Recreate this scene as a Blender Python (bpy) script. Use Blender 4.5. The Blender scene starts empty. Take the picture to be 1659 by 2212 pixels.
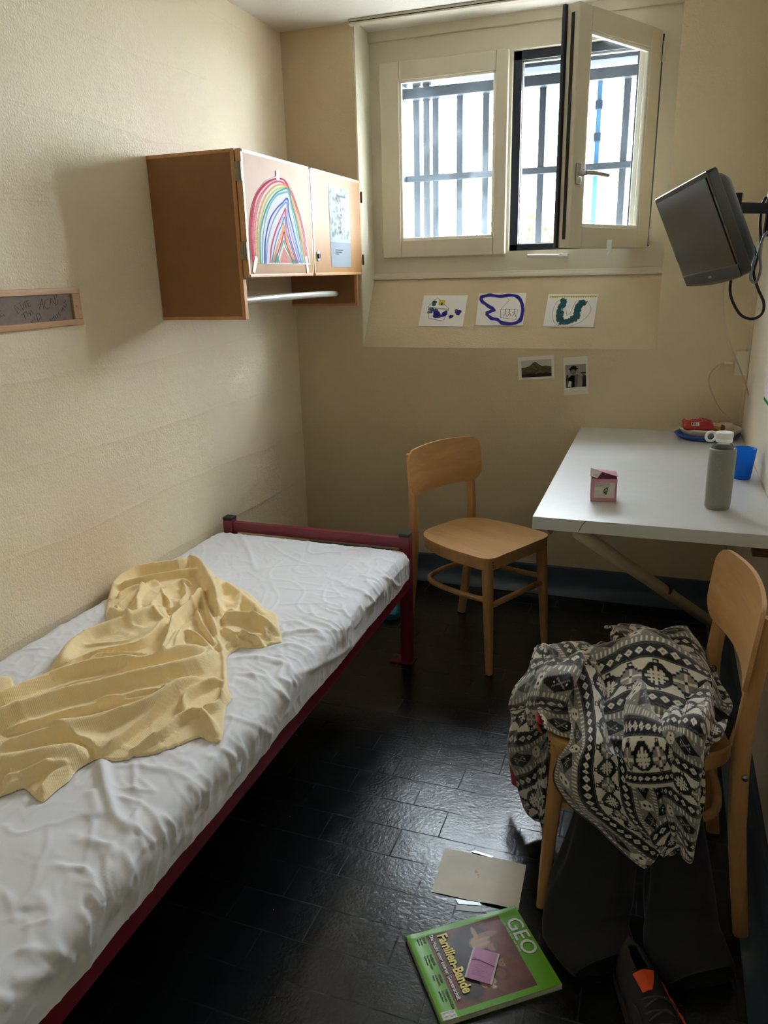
import bpy, bmesh, math, random
import numpy as np
from mathutils import Vector, Matrix, noise
random.seed(7)
np.random.seed(7)
C = bpy.context.scene.collection
sc = bpy.context.scene
PI = math.pi

# ------------------------------------------------------------------ camera
CAMZ = 1.42
F_PX = 1634.875
RM = np.array([[0.9415, 0.3363, -0.0244], [-0.0792, 0.2910, 0.9534], [-0.3277, 0.8957, -0.3006]])
# clean orthonormal basis from the measured one
_f = RM[2] / np.linalg.norm(RM[2]); _r = RM[0] - _f * (RM[0] @ _f); _r /= np.linalg.norm(_r); _u = np.cross(_r, _f)
RM = np.array([_r, _u, _f])
cam_d = bpy.data.cameras.new('camera'); cam = bpy.data.objects.new('camera', cam_d); C.objects.link(cam)
cam_d.sensor_fit = 'VERTICAL'; cam_d.sensor_height = 36.0; cam_d.lens = F_PX / 2212.0 * 36.0
cam_d.clip_start = 0.02; cam_d.clip_end = 200
M = Matrix(((_r[0], _u[0], -_f[0], 0), (_r[1], _u[1], -_f[1], 0), (_r[2], _u[2], -_f[2], CAMZ), (0, 0, 0, 1)))
cam.matrix_world = M
sc.camera = cam

def ray(x, y):
    return RM.T @ np.array([(x - 829.5) / F_PX, -(y - 1106.) / F_PX, 1.])
def atY(x, y, Y):
    d = ray(x, y); return np.array([0, 0, CAMZ]) + Y / d[1] * d
def atX(x, y, X):
    d = ray(x, y); return np.array([0, 0, CAMZ]) + X / d[0] * d
def atZ(x, y, Z):
    d = ray(x, y); return np.array([0, 0, CAMZ]) + (Z - CAMZ) / d[2] * d

# ------------------------------------------------------------------ materials
def lin(c):
    return tuple(((v / 12.92) if v <= 0.04045 else ((v + 0.055) / 1.055) ** 2.4) for v in c)
def rgb(r, g, b):
    return lin((r / 255., g / 255., b / 255.))
MATS = {}
def mat(name, col=(.5, .5, .5), rough=.5, metal=0., spec=.5, bump=0., bscale=100., var=0., vscale=5., coat=0., coord='Object', trans=0., sheen=0., bdist=.001):
    if name in MATS: return MATS[name]
    m = bpy.data.materials.new(name); m.use_nodes = True
    nt = m.node_tree; b = nt.nodes['Principled BSDF']
    b.inputs['Base Color'].default_value = (*col, 1); b.inputs['Roughness'].default_value = rough
    b.inputs['Metallic'].default_value = metal; b.inputs['Specular IOR Level'].default_value = spec
    b.inputs['Coat Weight'].default_value = coat; b.inputs['Sheen Weight'].default_value = sheen
    b.inputs['Transmission Weight'].default_value = trans
    tc = nt.nodes.new('ShaderNodeTexCoord')
    if var:
        n = nt.nodes.new('ShaderNodeTexNoise'); n.inputs['Scale'].default_value = vscale; n.inputs['Detail'].default_value = 6
        nt.links.new(tc.outputs[coord], n.inputs['Vector'])
        r = nt.nodes.new('ShaderNodeMapRange'); r.inputs[1].default_value = .3; r.inputs[2].default_value = .7
        r.inputs[3].default_value = 1 - var; r.inputs[4].default_value = 1 + var
        nt.links.new(n.outputs[0], r.inputs[0])
        mx = nt.nodes.new('ShaderNodeVectorMath'); mx.operation = 'SCALE'; mx.inputs[0].default_value = col
        nt.links.new(r.outputs[0], mx.inputs['Scale']); nt.links.new(mx.outputs[0], b.inputs['Base Color'])
    if bump:
        n = nt.nodes.new('ShaderNodeTexNoise'); n.inputs['Scale'].default_value = bscale; n.inputs['Detail'].default_value = 4
        nt.links.new(tc.outputs[coord], n.inputs['Vector'])
        bp = nt.nodes.new('ShaderNodeBump'); bp.inputs['Strength'].default_value = bump; bp.inputs['Distance'].default_value = bdist
        nt.links.new(n.outputs[0], bp.inputs['Height']); nt.links.new(bp.outputs[0], b.inputs['Normal'])
    MATS[name] = m
    return m

def wood(name, c1, c2, axis='Z', scale=14., rough=.4, coat=.2, dist=3.0, stretch=.08):
    if name in MATS: return MATS[name]
    m = bpy.data.materials.new(name); m.use_nodes = True
    nt = m.node_tree; b = nt.nodes['Principled BSDF']
    b.inputs['Roughness'].default_value = rough; b.inputs['Coat Weight'].default_value = coat; b.inputs['Coat Roughness'].default_value = .3
    tc = nt.nodes.new('ShaderNodeTexCoord'); mp = nt.nodes.new('ShaderNodeMapping')
    s = {'X': (stretch, 1, 1), 'Y': (1, stretch, 1), 'Z': (1, 1, stretch)}[axis]
    mp.inputs['Scale'].default_value = s
    nt.links.new(tc.outputs['Object'], mp.inputs['Vector'])
    n = nt.nodes.new('ShaderNodeTexNoise'); n.inputs['Scale'].default_value = scale; n.inputs['Detail'].default_value = 8; n.inputs['Distortion'].default_value = dist * .2
    nt.links.new(mp.outputs[0], n.inputs['Vector'])
    n2 = nt.nodes.new('ShaderNodeTexNoise'); n2.inputs['Scale'].default_value = scale * 12; n2.inputs['Detail'].default_value = 2
    nt.links.new(mp.outputs[0], n2.inputs['Vector'])
    ad = nt.nodes.new('ShaderNodeMath'); ad.operation = 'MULTIPLY_ADD'; ad.inputs[1].default_value = .35
    nt.links.new(n2.outputs[0], ad.inputs[0]); nt.links.new(n.outputs[0], ad.inputs[2])
    r = nt.nodes.new('ShaderNodeValToRGB'); r.color_ramp.elements[0].position = .45; r.color_ramp.elements[1].position = .9
    r.color_ramp.elements[0].color = (*c1, 1); r.color_ramp.elements[1].color = (*c2, 1)
    nt.links.new(ad.outputs[0], r.inputs[0]); nt.links.new(r.outputs[0], b.inputs['Base Color'])
    MATS[name] = m
    return m

def plaster(name, col, streak=0., col2=None):
    m = bpy.data.materials.new(name); m.use_nodes = True
    nt = m.node_tree; b = nt.nodes['Principled BSDF']; b.inputs['Roughness'].default_value = .62; b.inputs['Specular IOR Level'].default_value = .3
    tc = nt.nodes.new('ShaderNodeTexCoord')
    def noise_(scale, det=5, mapping=None, rough=.5):
        n = nt.nodes.new('ShaderNodeTexNoise'); n.inputs['Scale'].default_value = scale; n.inputs['Detail'].default_value = det; n.inputs['Roughness'].default_value = rough
        if mapping:
            mp = nt.nodes.new('ShaderNodeMapping'); mp.inputs['Scale'].default_value = mapping
            nt.links.new(tc.outputs['Object'], mp.inputs[0]); nt.links.new(mp.outputs[0], n.inputs['Vector'])
        else: nt.links.new(tc.outputs['Object'], n.inputs['Vector'])
        return n
    def math_(op, a, bb):
        q = nt.nodes.new('ShaderNodeMath'); q.operation = op
        for i, v in enumerate((a, bb)):
            if isinstance(v, (int, float)): q.inputs[i].default_value = v
            else: nt.links.new(v, q.inputs[i])
        return q.outputs[0]
    big = noise_(1.6, 4); fine = noise_(150, 2); mid = noise_(28, 5)
    mix = nt.nodes.new('ShaderNodeMix'); mix.data_type = 'RGBA'
    c2 = col2 or tuple(v * .86 for v in col)
    mix.inputs[6].default_value = (*col, 1); mix.inputs[7].default_value = (*c2, 1)
    rr = nt.nodes.new('ShaderNodeMapRange'); rr.inputs[1].default_value = .38; rr.inputs[2].default_value = .68
    nt.links.new(big.outputs[0], rr.inputs[0]); nt.links.new(rr.outputs[0], mix.inputs[0])
    nt.links.new(mix.outputs[2], b.inputs['Base Color'])
    h = math_('ADD', math_('MULTIPLY', fine.outputs[0], .0019), math_('MULTIPLY', mid.outputs[0], .0024))
    if streak:
        w = nt.nodes.new('ShaderNodeTexWave'); w.wave_type = 'BANDS'; w.bands_direction = 'Z'; w.wave_profile = 'SAW'
        w.inputs['Scale'].default_value = 1.35; w.inputs['Distortion'].default_value = 1.1; w.inputs['Detail'].default_value = 3; w.inputs['Detail Scale'].default_value = 1.2
        nt.links.new(tc.outputs['Object'], w.inputs['Vector'])
        st = noise_(5, 6, (1, .35, 4.0), .6)
        h = math_('ADD', h, math_('MULTIPLY', math_('POWER', w.outputs[1], 9.), .0038 * streak))
        h = math_('ADD', h, math_('MULTIPLY', st.outputs[0], .0022 * streak))
    bp = nt.nodes.new('ShaderNodeBump'); bp.inputs['Strength'].default_value = .85; bp.inputs['Distance'].default_value = 1.0
    nt.links.new(h, bp.inputs['Height']); nt.links.new(bp.outputs[0], b.inputs['Normal'])
    MATS[name] = m
    return m

def colattr(name, rough=.6, bump=0, bscale=300, coat=0., sheen=0., bdist=.001, spec=.5):
    m = bpy.data.materials.new(name); m.use_nodes = True
    nt = m.node_tree; b = nt.nodes['Principled BSDF']; b.inputs['Roughness'].default_value = rough
    b.inputs['Coat Weight'].default_value = coat; b.inputs['Coat Roughness'].default_value = .12; b.inputs['Sheen Weight'].default_value = sheen
    b.inputs['Specular IOR Level'].default_value = spec
    a = nt.nodes.new('ShaderNodeAttribute'); a.attribute_name = 'Col'
    nt.links.new(a.outputs['Color'], b.inputs['Base Color'])
    if bump:
        tc = nt.nodes.new('ShaderNodeTexCoord')
        n = nt.nodes.new('ShaderNodeTexNoise'); n.inputs['Scale'].default_value = bscale; n.inputs['Detail'].default_value = 3
        nt.links.new(tc.outputs['Object'], n.inputs['Vector'])
        bp = nt.nodes.new('ShaderNodeBump'); bp.inputs['Strength'].default_value = bump; bp.inputs['Distance'].default_value = bdist
        nt.links.new(n.outputs[0], bp.inputs['Height']); nt.links.new(bp.outputs[0], b.inputs['Normal'])
    return m

# ------------------------------------------------------------------ object helpers
def tag(o, label=None, cat=None, group=None, kind=None):
    if label: o['label'] = label
    if cat: o['category'] = cat
    if group: o['group'] = group
    if kind: o['kind'] = kind
    return o
def thing(name, label, cat, loc=(0, 0, 0), rz=0., group=None, kind=None):
    o = bpy.data.objects.new(name, None); C.objects.link(o); o.empty_display_size = .05
    o.location = loc; o.rotation_euler = (0, 0, rz)
    return tag(o, label, cat, group, kind)
def place(o, parent, world=True):
    C.objects.link(o)
    if parent is not None:
        o.parent = parent
        if world and parent.type == 'EMPTY':
            o.matrix_parent_inverse = parent.matrix_basis.inverted()
    return o
def mesh(name, verts, faces, m, parent=None, smooth=False, world=True, bevel=0., bseg=2, solid=0., soff=-1):
    me = bpy.data.meshes.new(name); me.from_pydata([tuple(v) for v in verts], [], [tuple(f) for f in faces]); me.update()
    if m: me.materials.append(m)
    if smooth: me.shade_smooth()
    o = bpy.data.objects.new(name, me); place(o, parent, world)
    if solid:
        s = o.modifiers.new('thickness', 'SOLIDIFY'); s.thickness = solid; s.offset = soff
    if bevel:
        bv = o.modifiers.new('bevel', 'BEVEL'); bv.width = bevel; bv.segments = bseg; bv.limit_method = 'ANGLE'; bv.angle_limit = .6
        me.shade_smooth()
        wn = o.modifiers.new('wn', 'WEIGHTED_NORMAL'); wn.keep_sharp = True
    return o
class MB:
    def __init__(s): s.v = []; s.f = []
    def box(s, x0, x1, y0, y1, z0, z1):
        n = len(s.v)
        s.v += [(x0, y0, z0), (x1, y0, z0), (x1, y1, z0), (x0, y1, z0), (x0, y0, z1), (x1, y0, z1), (x1, y1, z1), (x0, y1, z1)]
        s.f += [(n, n+3, n+2, n+1), (n+4, n+5, n+6, n+7), (n, n+1, n+5, n+4), (n+1, n+2, n+6, n+5), (n+2, n+3, n+7, n+6), (n+3, n, n+4, n+7)]
        return s
    def prism(s, pts, h):    # pts: list of 3D points (planar), extruded by vector h
        n = len(s.v); k = len(pts)
        s.v += [tuple(p) for p in pts] + [tuple(Vector(p) + Vector(h)) for p in pts]
        s.f += [tuple(range(n, n+k))[::-1], tuple(range(n+k, n+2*k))]
        s.f += [(n+i, n+(i+1) % k, n+k+(i+1) % k, n+k+i) for i in range(k)]
        return s
    def tube(s, pts, r, seg=10, closed=False, flat=None):
        pts = [Vector(p) for p in pts]; k = len(pts)
        rr = r if isinstance(r, (list, tuple)) else [r] * k
        up = Vector((0, 0, 1)); base = len(s.v); prev = None
        for i, p in enumerate(pts):
            if closed: t = pts[(i+1) % k] - pts[i-1]
            else: t = pts[min(i+1, k-1)] - pts[max(i-1, 0)]
            t.normalize()
            if prev is None:
                a = t.cross(up)
                if a.length < .05: a = t.cross(Vector((1, 0, 0)))
            else: a = prev - t * prev.dot(t)
            a.normalize(); b = t.cross(a); prev = a
            for j in range(seg):
                an = 2*PI*j/seg
                s.v.append(tuple(p + (a*math.cos(an) + b*math.sin(an) * (flat or 1)) * rr[i]))
        for i in range(k if closed else k-1):
            i2 = (i+1) % k
            for j in range(seg):
                s.f.append((base+i*seg+j, base+i*seg+(j+1) % seg, base+i2*seg+(j+1) % seg, base+i2*seg+j))
        if not closed:
            s.f.append(tuple(base+j for j in range(seg))[::-1]); s.f.append(tuple(base+(k-1)*seg+j for j in range(seg)))
        return s
    def lathe(s, prof, cx, cy, z0=0., seg=40, cap=True, sx=1., sy=1.):
        n = len(s.v); k = len(prof)
        for r, z in prof:
            for j in range(seg):
                a = 2*PI*j/seg; s.v.append((cx + r*math.cos(a)*sx, cy + r*math.sin(a)*sy, z0+z))
        for i in range(k-1):
            for j in range(seg):
                s.f.append((n+i*seg+j, n+i*seg+(j+1) % seg, n+(i+1)*seg+(j+1) % seg, n+(i+1)*seg+j))
        if cap:
            s.f.append(tuple(n+j for j in range(seg))[::-1]); s.f.append(tuple(n+(k-1)*seg+j for j in range(seg)))
        return s
    def build(s, name, m, parent=None, smooth=False, **k):
        return mesh(name, s.v, s.f, m, parent, smooth, **k)
def box(name, x0, x1, y0, y1, z0, z1, m, parent=None, **k):
    return MB().box(x0, x1, y0, y1, z0, z1).build(name, m, parent, **k)
def smooth_path(pts, n=8, closed=False):
    P = [Vector(p) for p in pts]; out = []; k = len(P)
    rng = range(k if closed else k-1)
    for i in rng:
        p0 = P[(i-1) % k] if closed or i > 0 else P[0]
        p1 = P[i]; p2 = P[(i+1) % k]; p3 = P[(i+2) % k] if closed or i+2 < k else P[-1]
        for j in range(n):
            t = j/n
            out.append(.5*((2*p1) + (p2-p0)*t + (2*p0-5*p1+4*p2-p3)*t*t + (3*p1-p0-3*p2+p3)*t**3))
    if not closed: out.append(P[-1])
    return out
def text(name, s, size, m, parent, origin, ux, uy, extrude=.0002, align='LEFT', bold=0., sx=1.):
    cu = bpy.data.curves.new(name, 'FONT'); cu.body = s; cu.size = size; cu.extrude = extrude; cu.align_x = align; cu.offset = bold; cu.resolution_u = 3
    t = bpy.data.objects.new('tmp', cu); C.objects.link(t)
    bpy.context.view_layer.update()
    dg = bpy.context.evaluated_depsgraph_get()
    me = bpy.data.meshes.new_from_object(t.evaluated_get(dg)); bpy.data.objects.remove(t)
    ux = Vector(ux).normalized(); uy = Vector(uy); uy = (uy - ux*uy.dot(ux)).normalized(); uz = ux.cross(uy)
    o3 = Vector(origin)
    for v in me.vertices:
        v.co = o3 + ux*v.co.x*sx + uy*v.co.y + uz*v.co.z
    me.name = name; me.materials.clear(); me.materials.append(m)
    o = bpy.data.objects.new(name, me); place(o, parent)
    return o

# painted flat things: a small raster of pigment evaluated at the vertices of a sheet
class Canvas:
    def __init__(s, w, h, nu, nv, bg):
        s.w, s.h, s.nu, s.nv = w, h, nu, nv
        s.U, s.V = np.meshgrid(np.linspace(0, w, nu), np.linspace(0, h, nv))
        s.c = np.zeros((nv, nu, 3)); s.c[:] = bg
    def dist(s, pts):
        d = np.full(s.U.shape, 1e9)
        for (ax, ay), (bx, by) in zip(pts[:-1], pts[1:]):
            vx, vy = bx-ax, by-ay; L = vx*vx+vy*vy+1e-12
            t = np.clip(((s.U-ax)*vx+(s.V-ay)*vy)/L, 0, 1)
            d = np.minimum(d, np.hypot(s.U-ax-t*vx, s.V-ay-t*vy))
        return d
    def blend(s, a, col): s.c = s.c*(1-a[..., None]) + np.array(col)*a[..., None]
    def stroke(s, pts, w, col, a=1.):
        e = max(s.w/s.nu, s.h/s.nv)
        s.blend(np.clip((w/2-s.dist(pts))/e+.5, 0, 1)*a, col)
    def inside(s, poly):
        ins = np.zeros(s.U.shape, bool); k = len(poly)
        for i in range(k):
            x1, y1 = poly[i]; x2, y2 = poly[(i+1) % k]
            c = ((y1 > s.V) != (y2 > s.V)) & (s.U < (x2-x1)*(s.V-y1)/((y2-y1) or 1e-9)+x1)
            ins ^= c
        return ins
    def fill(s, poly, col, a=1.): s.blend(s.inside(poly)*a, col)
    def ell(s, cx, cy, rx, ry, col, a=1., soft=0.):
        d = np.hypot((s.U-cx)/rx, (s.V-cy)/ry)
        s.blend((np.clip((1-d)/soft, 0, 1) if soft else (d < 1).astype(float))*a, col)
    def rect(s, x0, x1, y0, y1, col, a=1.): s.blend(((s.U >= x0) & (s.U <= x1) & (s.V >= y0) & (s.V <= y1))*a, col)
    def sheet(s, name, tl, tr, bl, m, parent=None, thick=.0006, curl=None, mask=None):
        tl, tr, bl = [np.array(p, float) for p in (tl, tr, bl)]
        ux, uy = (tr-tl)/s.w, (bl-tl)/s.h
        n = np.cross(uy, ux); n /= np.linalg.norm(n)
        P = tl + s.U[..., None]*ux + s.V[..., None]*uy
        if curl is not None: P = P + curl(s.U/s.w, s.V/s.h)[..., None]*n
        idx = np.arange(s.nu*s.nv).reshape(s.nv, s.nu)
        a, b, c, d = idx[:-1, :-1].ravel(), idx[1:, :-1].ravel(), idx[1:, 1:].ravel(), idx[:-1, 1:].ravel()
        F = np.stack([a, b, c, d], 1)
        if mask is not None:
            ok = mask.ravel(); F = F[ok[F].all(1)]
            used = np.unique(F); mp = -np.ones(s.nu*s.nv, int); mp[used] = np.arange(len(used)); F = mp[F]
            V = P.reshape(-1, 3)[used]; cc = s.c.reshape(-1, 3)[used]
        else: V = P.reshape(-1, 3); cc = s.c.reshape(-1, 3)
        o = mesh(name, V, F.tolist(), m, parent)
        setcol(o, cc)
        sd = o.modifiers.new('thickness', 'SOLIDIFY'); sd.thickness = thick; sd.offset = -1
        return o
def setcol(o, cc):
    at = o.data.color_attributes.new('Col', 'FLOAT_COLOR', 'POINT')
    arr = np.ones((len(cc), 4), np.float32); arr[:, :3] = np.clip(cc, 0, 1)
    at.data.foreach_set('color', arr.ravel())

M_paper = colattr('printed_paper', 1., spec=.0)
M_gloss = colattr('glossy_print', .30, spec=.35)

# ------------------------------------------------------------------ room
XW, XR, YB, YF, ZC = -1.62, .327, 3.30, -.50, 2.40
YN = 3.47                                 # window plane, deeper in the niche
NX0, NX1 = -1.289, -.02
WALLC = rgb(238, 226, 197)
m_wl = plaster('plaster_left', WALLC, streak=1.7, col2=rgb(232, 214, 190))
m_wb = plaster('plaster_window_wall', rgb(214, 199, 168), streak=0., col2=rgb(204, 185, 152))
m_wr = plaster('plaster_right', rgb(230, 221, 202))
m_ce = plaster('plaster_ceiling', rgb(234, 230, 222))
m_rev = plaster('plaster_reveal', rgb(228, 222, 200))
T = .12
tag(box('wall_left', XW-T, XW, YF-T, YB+.5, -.1, ZC+.15, m_wl), kind='structure')
tag(box('wall_right', XR, XR+T, YF-T, YB+.5, -.1, ZC+.15, m_wr), kind='structure')
tag(box('wall_rear', XW-.01, XR+.01, YF-T, YF, -.1, ZC+.15, m_rev), kind='structure')  # unseen rear wall, brought close and kept pale to bounce light forward
tag(box('ceiling', XW-.01, XR+.01, YF-.01, YB+.36, ZC, ZC+.12, m_ce), kind='structure')
# window wall with its niche and sloping sill (one continuous masonry body)
w = MB()
w.box(XW-.01, NX0, YB, YN+.10, -.1, ZC+.02)
w.box(NX1, XR+.01, YB, YN+.10, -.1, ZC+.02)
w.box(NX0-.001, NX1+.001, YB, YN+.10, -.1, 1.10)
w.prism([(NX0-.001, YB, 1.10), (NX0-.001, YN+.10, 1.10), (NX0-.001, YN+.10, 1.40), (NX0-.001, YN-.005, 1.40)], (NX1-NX0+.002, 0, 0))
tag(w.build('wall_back', m_wb), kind='structure')
w = MB(); w.box(NX0-.0005, NX0+.004, YB+.004, YN, 1.13, ZC); 
_rev = w.build('trim_reveal', m_rev); tag(_rev, kind='structure')
# fix reveal skin so it follows the slope of the sill
for v in _rev.data.vertices:
    if v.co.z < 1.5:
        v.co.z = 1.106 + (v.co.y-YB)/(YN-.005-YB)*.296

# floor: black brick-pattern tiles, 20 x 10 cm, worn gloss
def floor_mat():
    m = bpy.data.materials.new('black_tiles'); m.use_nodes = True
    nt = m.node_tree; b = nt.nodes['Principled BSDF']
    tc = nt.nodes.new('ShaderNodeTexCoord')
    mp = nt.nodes.new('ShaderNodeMapping'); mp.inputs['Location'].default_value = (.248, -.050, 0)
    nt.links.new(tc.outputs['Object'], mp.inputs[0])
    def nz(scale, det=5, ro=.5):
        n = nt.nodes.new('ShaderNodeTexNoise'); n.inputs['Scale'].default_value = scale; n.inputs['Detail'].default_value = det; n.inputs['Roughness'].default_value = ro
        nt.links.new(tc.outputs['Object'], n.inputs['Vector']); return n
    def mt(op, a, bb=0., cl=False):
        q = nt.nodes.new('ShaderNodeMath'); q.operation = op; q.use_clamp = cl
        for i, v in enumerate((a, bb)):
            if isinstance(v, (int, float)): q.inputs[i].default_value = v
            else: nt.links.new(v, q.inputs[i])
        return q.outputs[0]
    def mr(x, a, b_, c, d):
        q = nt.nodes.new('ShaderNodeMapRange'); nt.links.new(x, q.inputs[0])
        for i, v in enumerate((a, b_, c, d)): q.inputs[i+1].default_value = v
        return q.outputs[0]
    # slightly wavy joints
    wv = nz(9, 3); sub = nt.nodes.new('ShaderNodeVectorMath'); sub.operation = 'MULTIPLY_ADD'
    sub.inputs[1].default_value = (.006, .006, 0); nt.links.new(wv.outputs[1], sub.inputs[0]); nt.links.new(mp.outputs[0], sub.inputs[2])
    br = nt.nodes.new('ShaderNodeTexBrick'); br.offset = .5; br.offset_frequency = 2
    br.inputs['Scale'].default_value = 1.; br.inputs['Brick Width'].default_value = .2; br.inputs['Row Height'].default_value = .1025
    br.inputs['Mortar Size'].default_value = .0018; br.inputs['Mortar Smooth'].default_value = .2; br.inputs['Bias'].default_value = 0
    br.inputs['Color1'].default_value = (.2, .2, .2, 1); br.inputs['Color2'].default_value = (.8, .8, .8, 1); br.inputs['Mortar'].default_value = (0, 0, 0, 1)
    nt.links.new(sub.outputs[0], br.inputs['Vector'])
    vo = nt.nodes.new('ShaderNodeTexVoronoi'); vo.inputs['Scale'].default_value = 26; nt.links.new(tc.outputs['Object'], vo.inputs['Vector'])
    sp = mr(vo.outputs['Distance'], .0, .06, 1., 0.)       # specks and pits
    gate = mr(nz(2.3, 2).outputs[0], .45, .6, 0., 1.)
    sp = mt('MULTIPLY', sp, gate)
    joints = br.outputs['Fac']
    # joint depth varies: many joints are nearly flush
    jn = mr(nz(4.1, 4).outputs[0], .42, .62, .06, .9)
    h = mt('ADD', mt('MULTIPLY', mt('MULTIPLY', joints, jn), -.0050), mt('MULTIPLY', nz(110, 4, .5).outputs[0], .0006))
    h = mt('ADD', h, mt('MULTIPLY', nz(7, 3).outputs[0], .0022))
    h = mt('ADD', h, mt('MULTIPLY', sp, .0016))
    h = mt('ADD', h, mt('MULTIPLY', br.outputs['Color'], .0008))
    bp = nt.nodes.new('ShaderNodeBump'); bp.inputs['Strength'].default_value = .9; bp.inputs['Distance'].default_value = 1.
    nt.links.new(h, bp.inputs['Height']); nt.links.new(bp.outputs[0], b.inputs['Normal'])
    cm = nt.nodes.new('ShaderNodeMix'); cm.data_type = 'RGBA'; cm.inputs[6].default_value = (.006, .0065, .0075, 1); cm.inputs[7].default_value = (.028, .028, .027, 1)
    nt.links.new(mt('MULTIPLY', mr(nz(60, 6, .7).outputs[0], .66, .8, 0, .25), 1.), cm.inputs[0])
    nt.links.new(cm.outputs[2], b.inputs['Base Color'])
    rb_ = mr(nz(22, 6, .6).outputs[0], .3, .7, .19, .26)
    nt.links.new(mt('ADD', rb_, mt('MULTIPLY', mt('MULTIPLY', joints, jn), .24), True), b.inputs['Roughness'])
    nt.links.new(mt('SUBTRACT', .5, mt('MULTIPLY', mt('MULTIPLY', joints, jn), .35)), b.inputs['Specular IOR Level'])
    return m
tag(box('floor', XW-.01, XR+.01, YF-.01, YB+.01, -.08, 0, floor_mat()), kind='structure')

# blue-grey cove base
m_base = mat('blue_base', rgb(62, 78, 92), .42, bump=.5, bscale=12, var=.15, vscale=6, bdist=.004)
def cove(name, along, a0, a1, wall, sgn):
    pr = [(0, .125), (.012, .125), (.016, .118), (.017, .05), (.024, .028), (.040, .012), (.062, .003), (.062, 0), (0, 0)]
    mb = MB()
    if along == 'X': pts = [(a0, wall + sgn*d, z) for d, z in pr]; mb.prism(pts, (a1-a0, 0, 0))
    else: pts = [(wall + sgn*d, a0, z) for d, z in pr]; mb.prism(pts, (0, a1-a0, 0))
    tag(mb.build(name, m_base, smooth=False, bevel=.003), kind='structure')
cove('baseboard_back', 'X', XW, XR, YB, -1)
cove('baseboard_right', 'Y', YF, YB, XR, -1)
cove('baseboard_left', 'Y', YF, YB, XW, 1)
# unseen door behind the camera, painted pale to help bounce light
m_door = mat('door_paint', rgb(214, 210, 198), .5)
d_ = box('door_1', -1.15, -.3, YF, YF+.03, 0, 2.05, m_door, bevel=.004); tag(d_, kind='structure')
dh = MB().tube([(-.38, YF+.03, 1.05), (-.38, YF+.075, 1.05), (-.5, YF+.075, 1.05)], .009, 10).build('door_handle', mat('steel', rgb(180, 180, 178), .3, 1.), d_, smooth=True)

# thin corner conduit on the right
cc = MB().box(XR-.012, XR, YB-.014, YB, .13, 1.345).build('trim_conduit', m_wb, bevel=.002); tag(cc, kind='structure')

# ------------------------------------------------------------------ window
m_cream = mat('cream_paint', rgb(208, 200, 178), .42, bump=.25, bscale=30, bdist=.002, var=.03, vscale=3)
m_alu = mat('dark_aluminium', rgb(34, 42, 54), .35, .2)
m_alu2 = mat('grey_lip', rgb(150, 155, 158), .4, .3)
m_seal = mat('rubber_seal', rgb(12, 12, 14), .6)
def glass_mat():
    m = bpy.data.materials.new('dirt_bloom_pane'); m.use_nodes = True
    nt = m.node_tree; nt.nodes.clear()
    out = nt.nodes.new('ShaderNodeOutputMaterial'); tr = nt.nodes.new('ShaderNodeBsdfTransparent'); tr.inputs[0].default_value = (.95, .975, .98, 1)
    gl = nt.nodes.new('ShaderNodeBsdfGlossy'); gl.inputs['Roughness'].default_value = .01
    tl = nt.nodes.new('ShaderNodeBsdfTranslucent'); tl.inputs[0].default_value = (.80, .90, 1.0, 1)  # bluish translucency mixed in to mimic bloom from the sky, besides the smudges
    tc = nt.nodes.new('ShaderNodeTexCoord')
    n1 = nt.nodes.new('ShaderNodeTexNoise'); n1.inputs['Scale'].default_value = 160; n1.inputs['Detail'].default_value = 3
    n2 = nt.nodes.new('ShaderNodeTexNoise'); n2.inputs['Scale'].default_value = 4; n2.inputs['Detail'].default_value = 6; n2.inputs['Distortion'].default_value = 1.6
    nt.links.new(tc.outputs['Object'], n1.inputs[0]); nt.links.new(tc.outputs['Object'], n2.inputs[0])
    r1 = nt.nodes.new('ShaderNodeMapRange'); r1.inputs[1].default_value = .62; r1.inputs[2].default_value = .75; r1.inputs[3].default_value = 0; r1.inputs[4].default_value = .05
    r2 = nt.nodes.new('ShaderNodeMapRange'); r2.inputs[1].default_value = .42; r2.inputs[2].default_value = .72; r2.inputs[3].default_value = .005; r2.inputs[4].default_value = .026
    nt.links.new(n1.outputs[0], r1.inputs[0]); nt.links.new(n2.outputs[0], r2.inputs[0])
    ad = nt.nodes.new('ShaderNodeMath'); ad.operation = 'ADD'; nt.links.new(r1.outputs[0], ad.inputs[0]); nt.links.new(r2.outputs[0], ad.inputs[1])
    fr = nt.nodes.new('ShaderNodeFresnel'); fr.inputs[0].default_value = 1.45
    m1 = nt.nodes.new('ShaderNodeMixShader'); nt.links.new(ad.outputs[0], m1.inputs[0]); nt.links.new(tr.outputs[0], m1.inputs[1]); nt.links.new(tl.outputs[0], m1.inputs[2])
    ge = nt.nodes.new('ShaderNodeNewGeometry'); iv = nt.nodes.new('ShaderNodeMath'); iv.operation = 'SUBTRACT'; iv.inputs[0].default_value = 1.; nt.links.new(ge.outputs['Backfacing'], iv.inputs[1])
    mu = nt.nodes.new('ShaderNodeMath'); mu.operation = 'MULTIPLY'; nt.links.new(iv.outputs[0], mu.inputs[0]); nt.links.new(fr.outputs[0], mu.inputs[1])
    m2 = nt.nodes.new('ShaderNodeMixShader'); nt.links.new(mu.outputs[0], m2.inputs[0]); nt.links.new(m1.outputs[0], m2.inputs[1]); nt.links.new(gl.outputs[0], m2.inputs[2])
    nt.links.new(m2.outputs[0], out.inputs[0])
    return m
m_glass = glass_mat()
win = thing('window_1', None, None, (NX0, YN, 1.39), kind='structure')
fr = MB()
fr.box(NX0, -1.215, YN, YN+.075, 1.50, 2.272); fr.box(-.715, -.662, YN, YN+.075, 1.50, 2.272)
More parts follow.
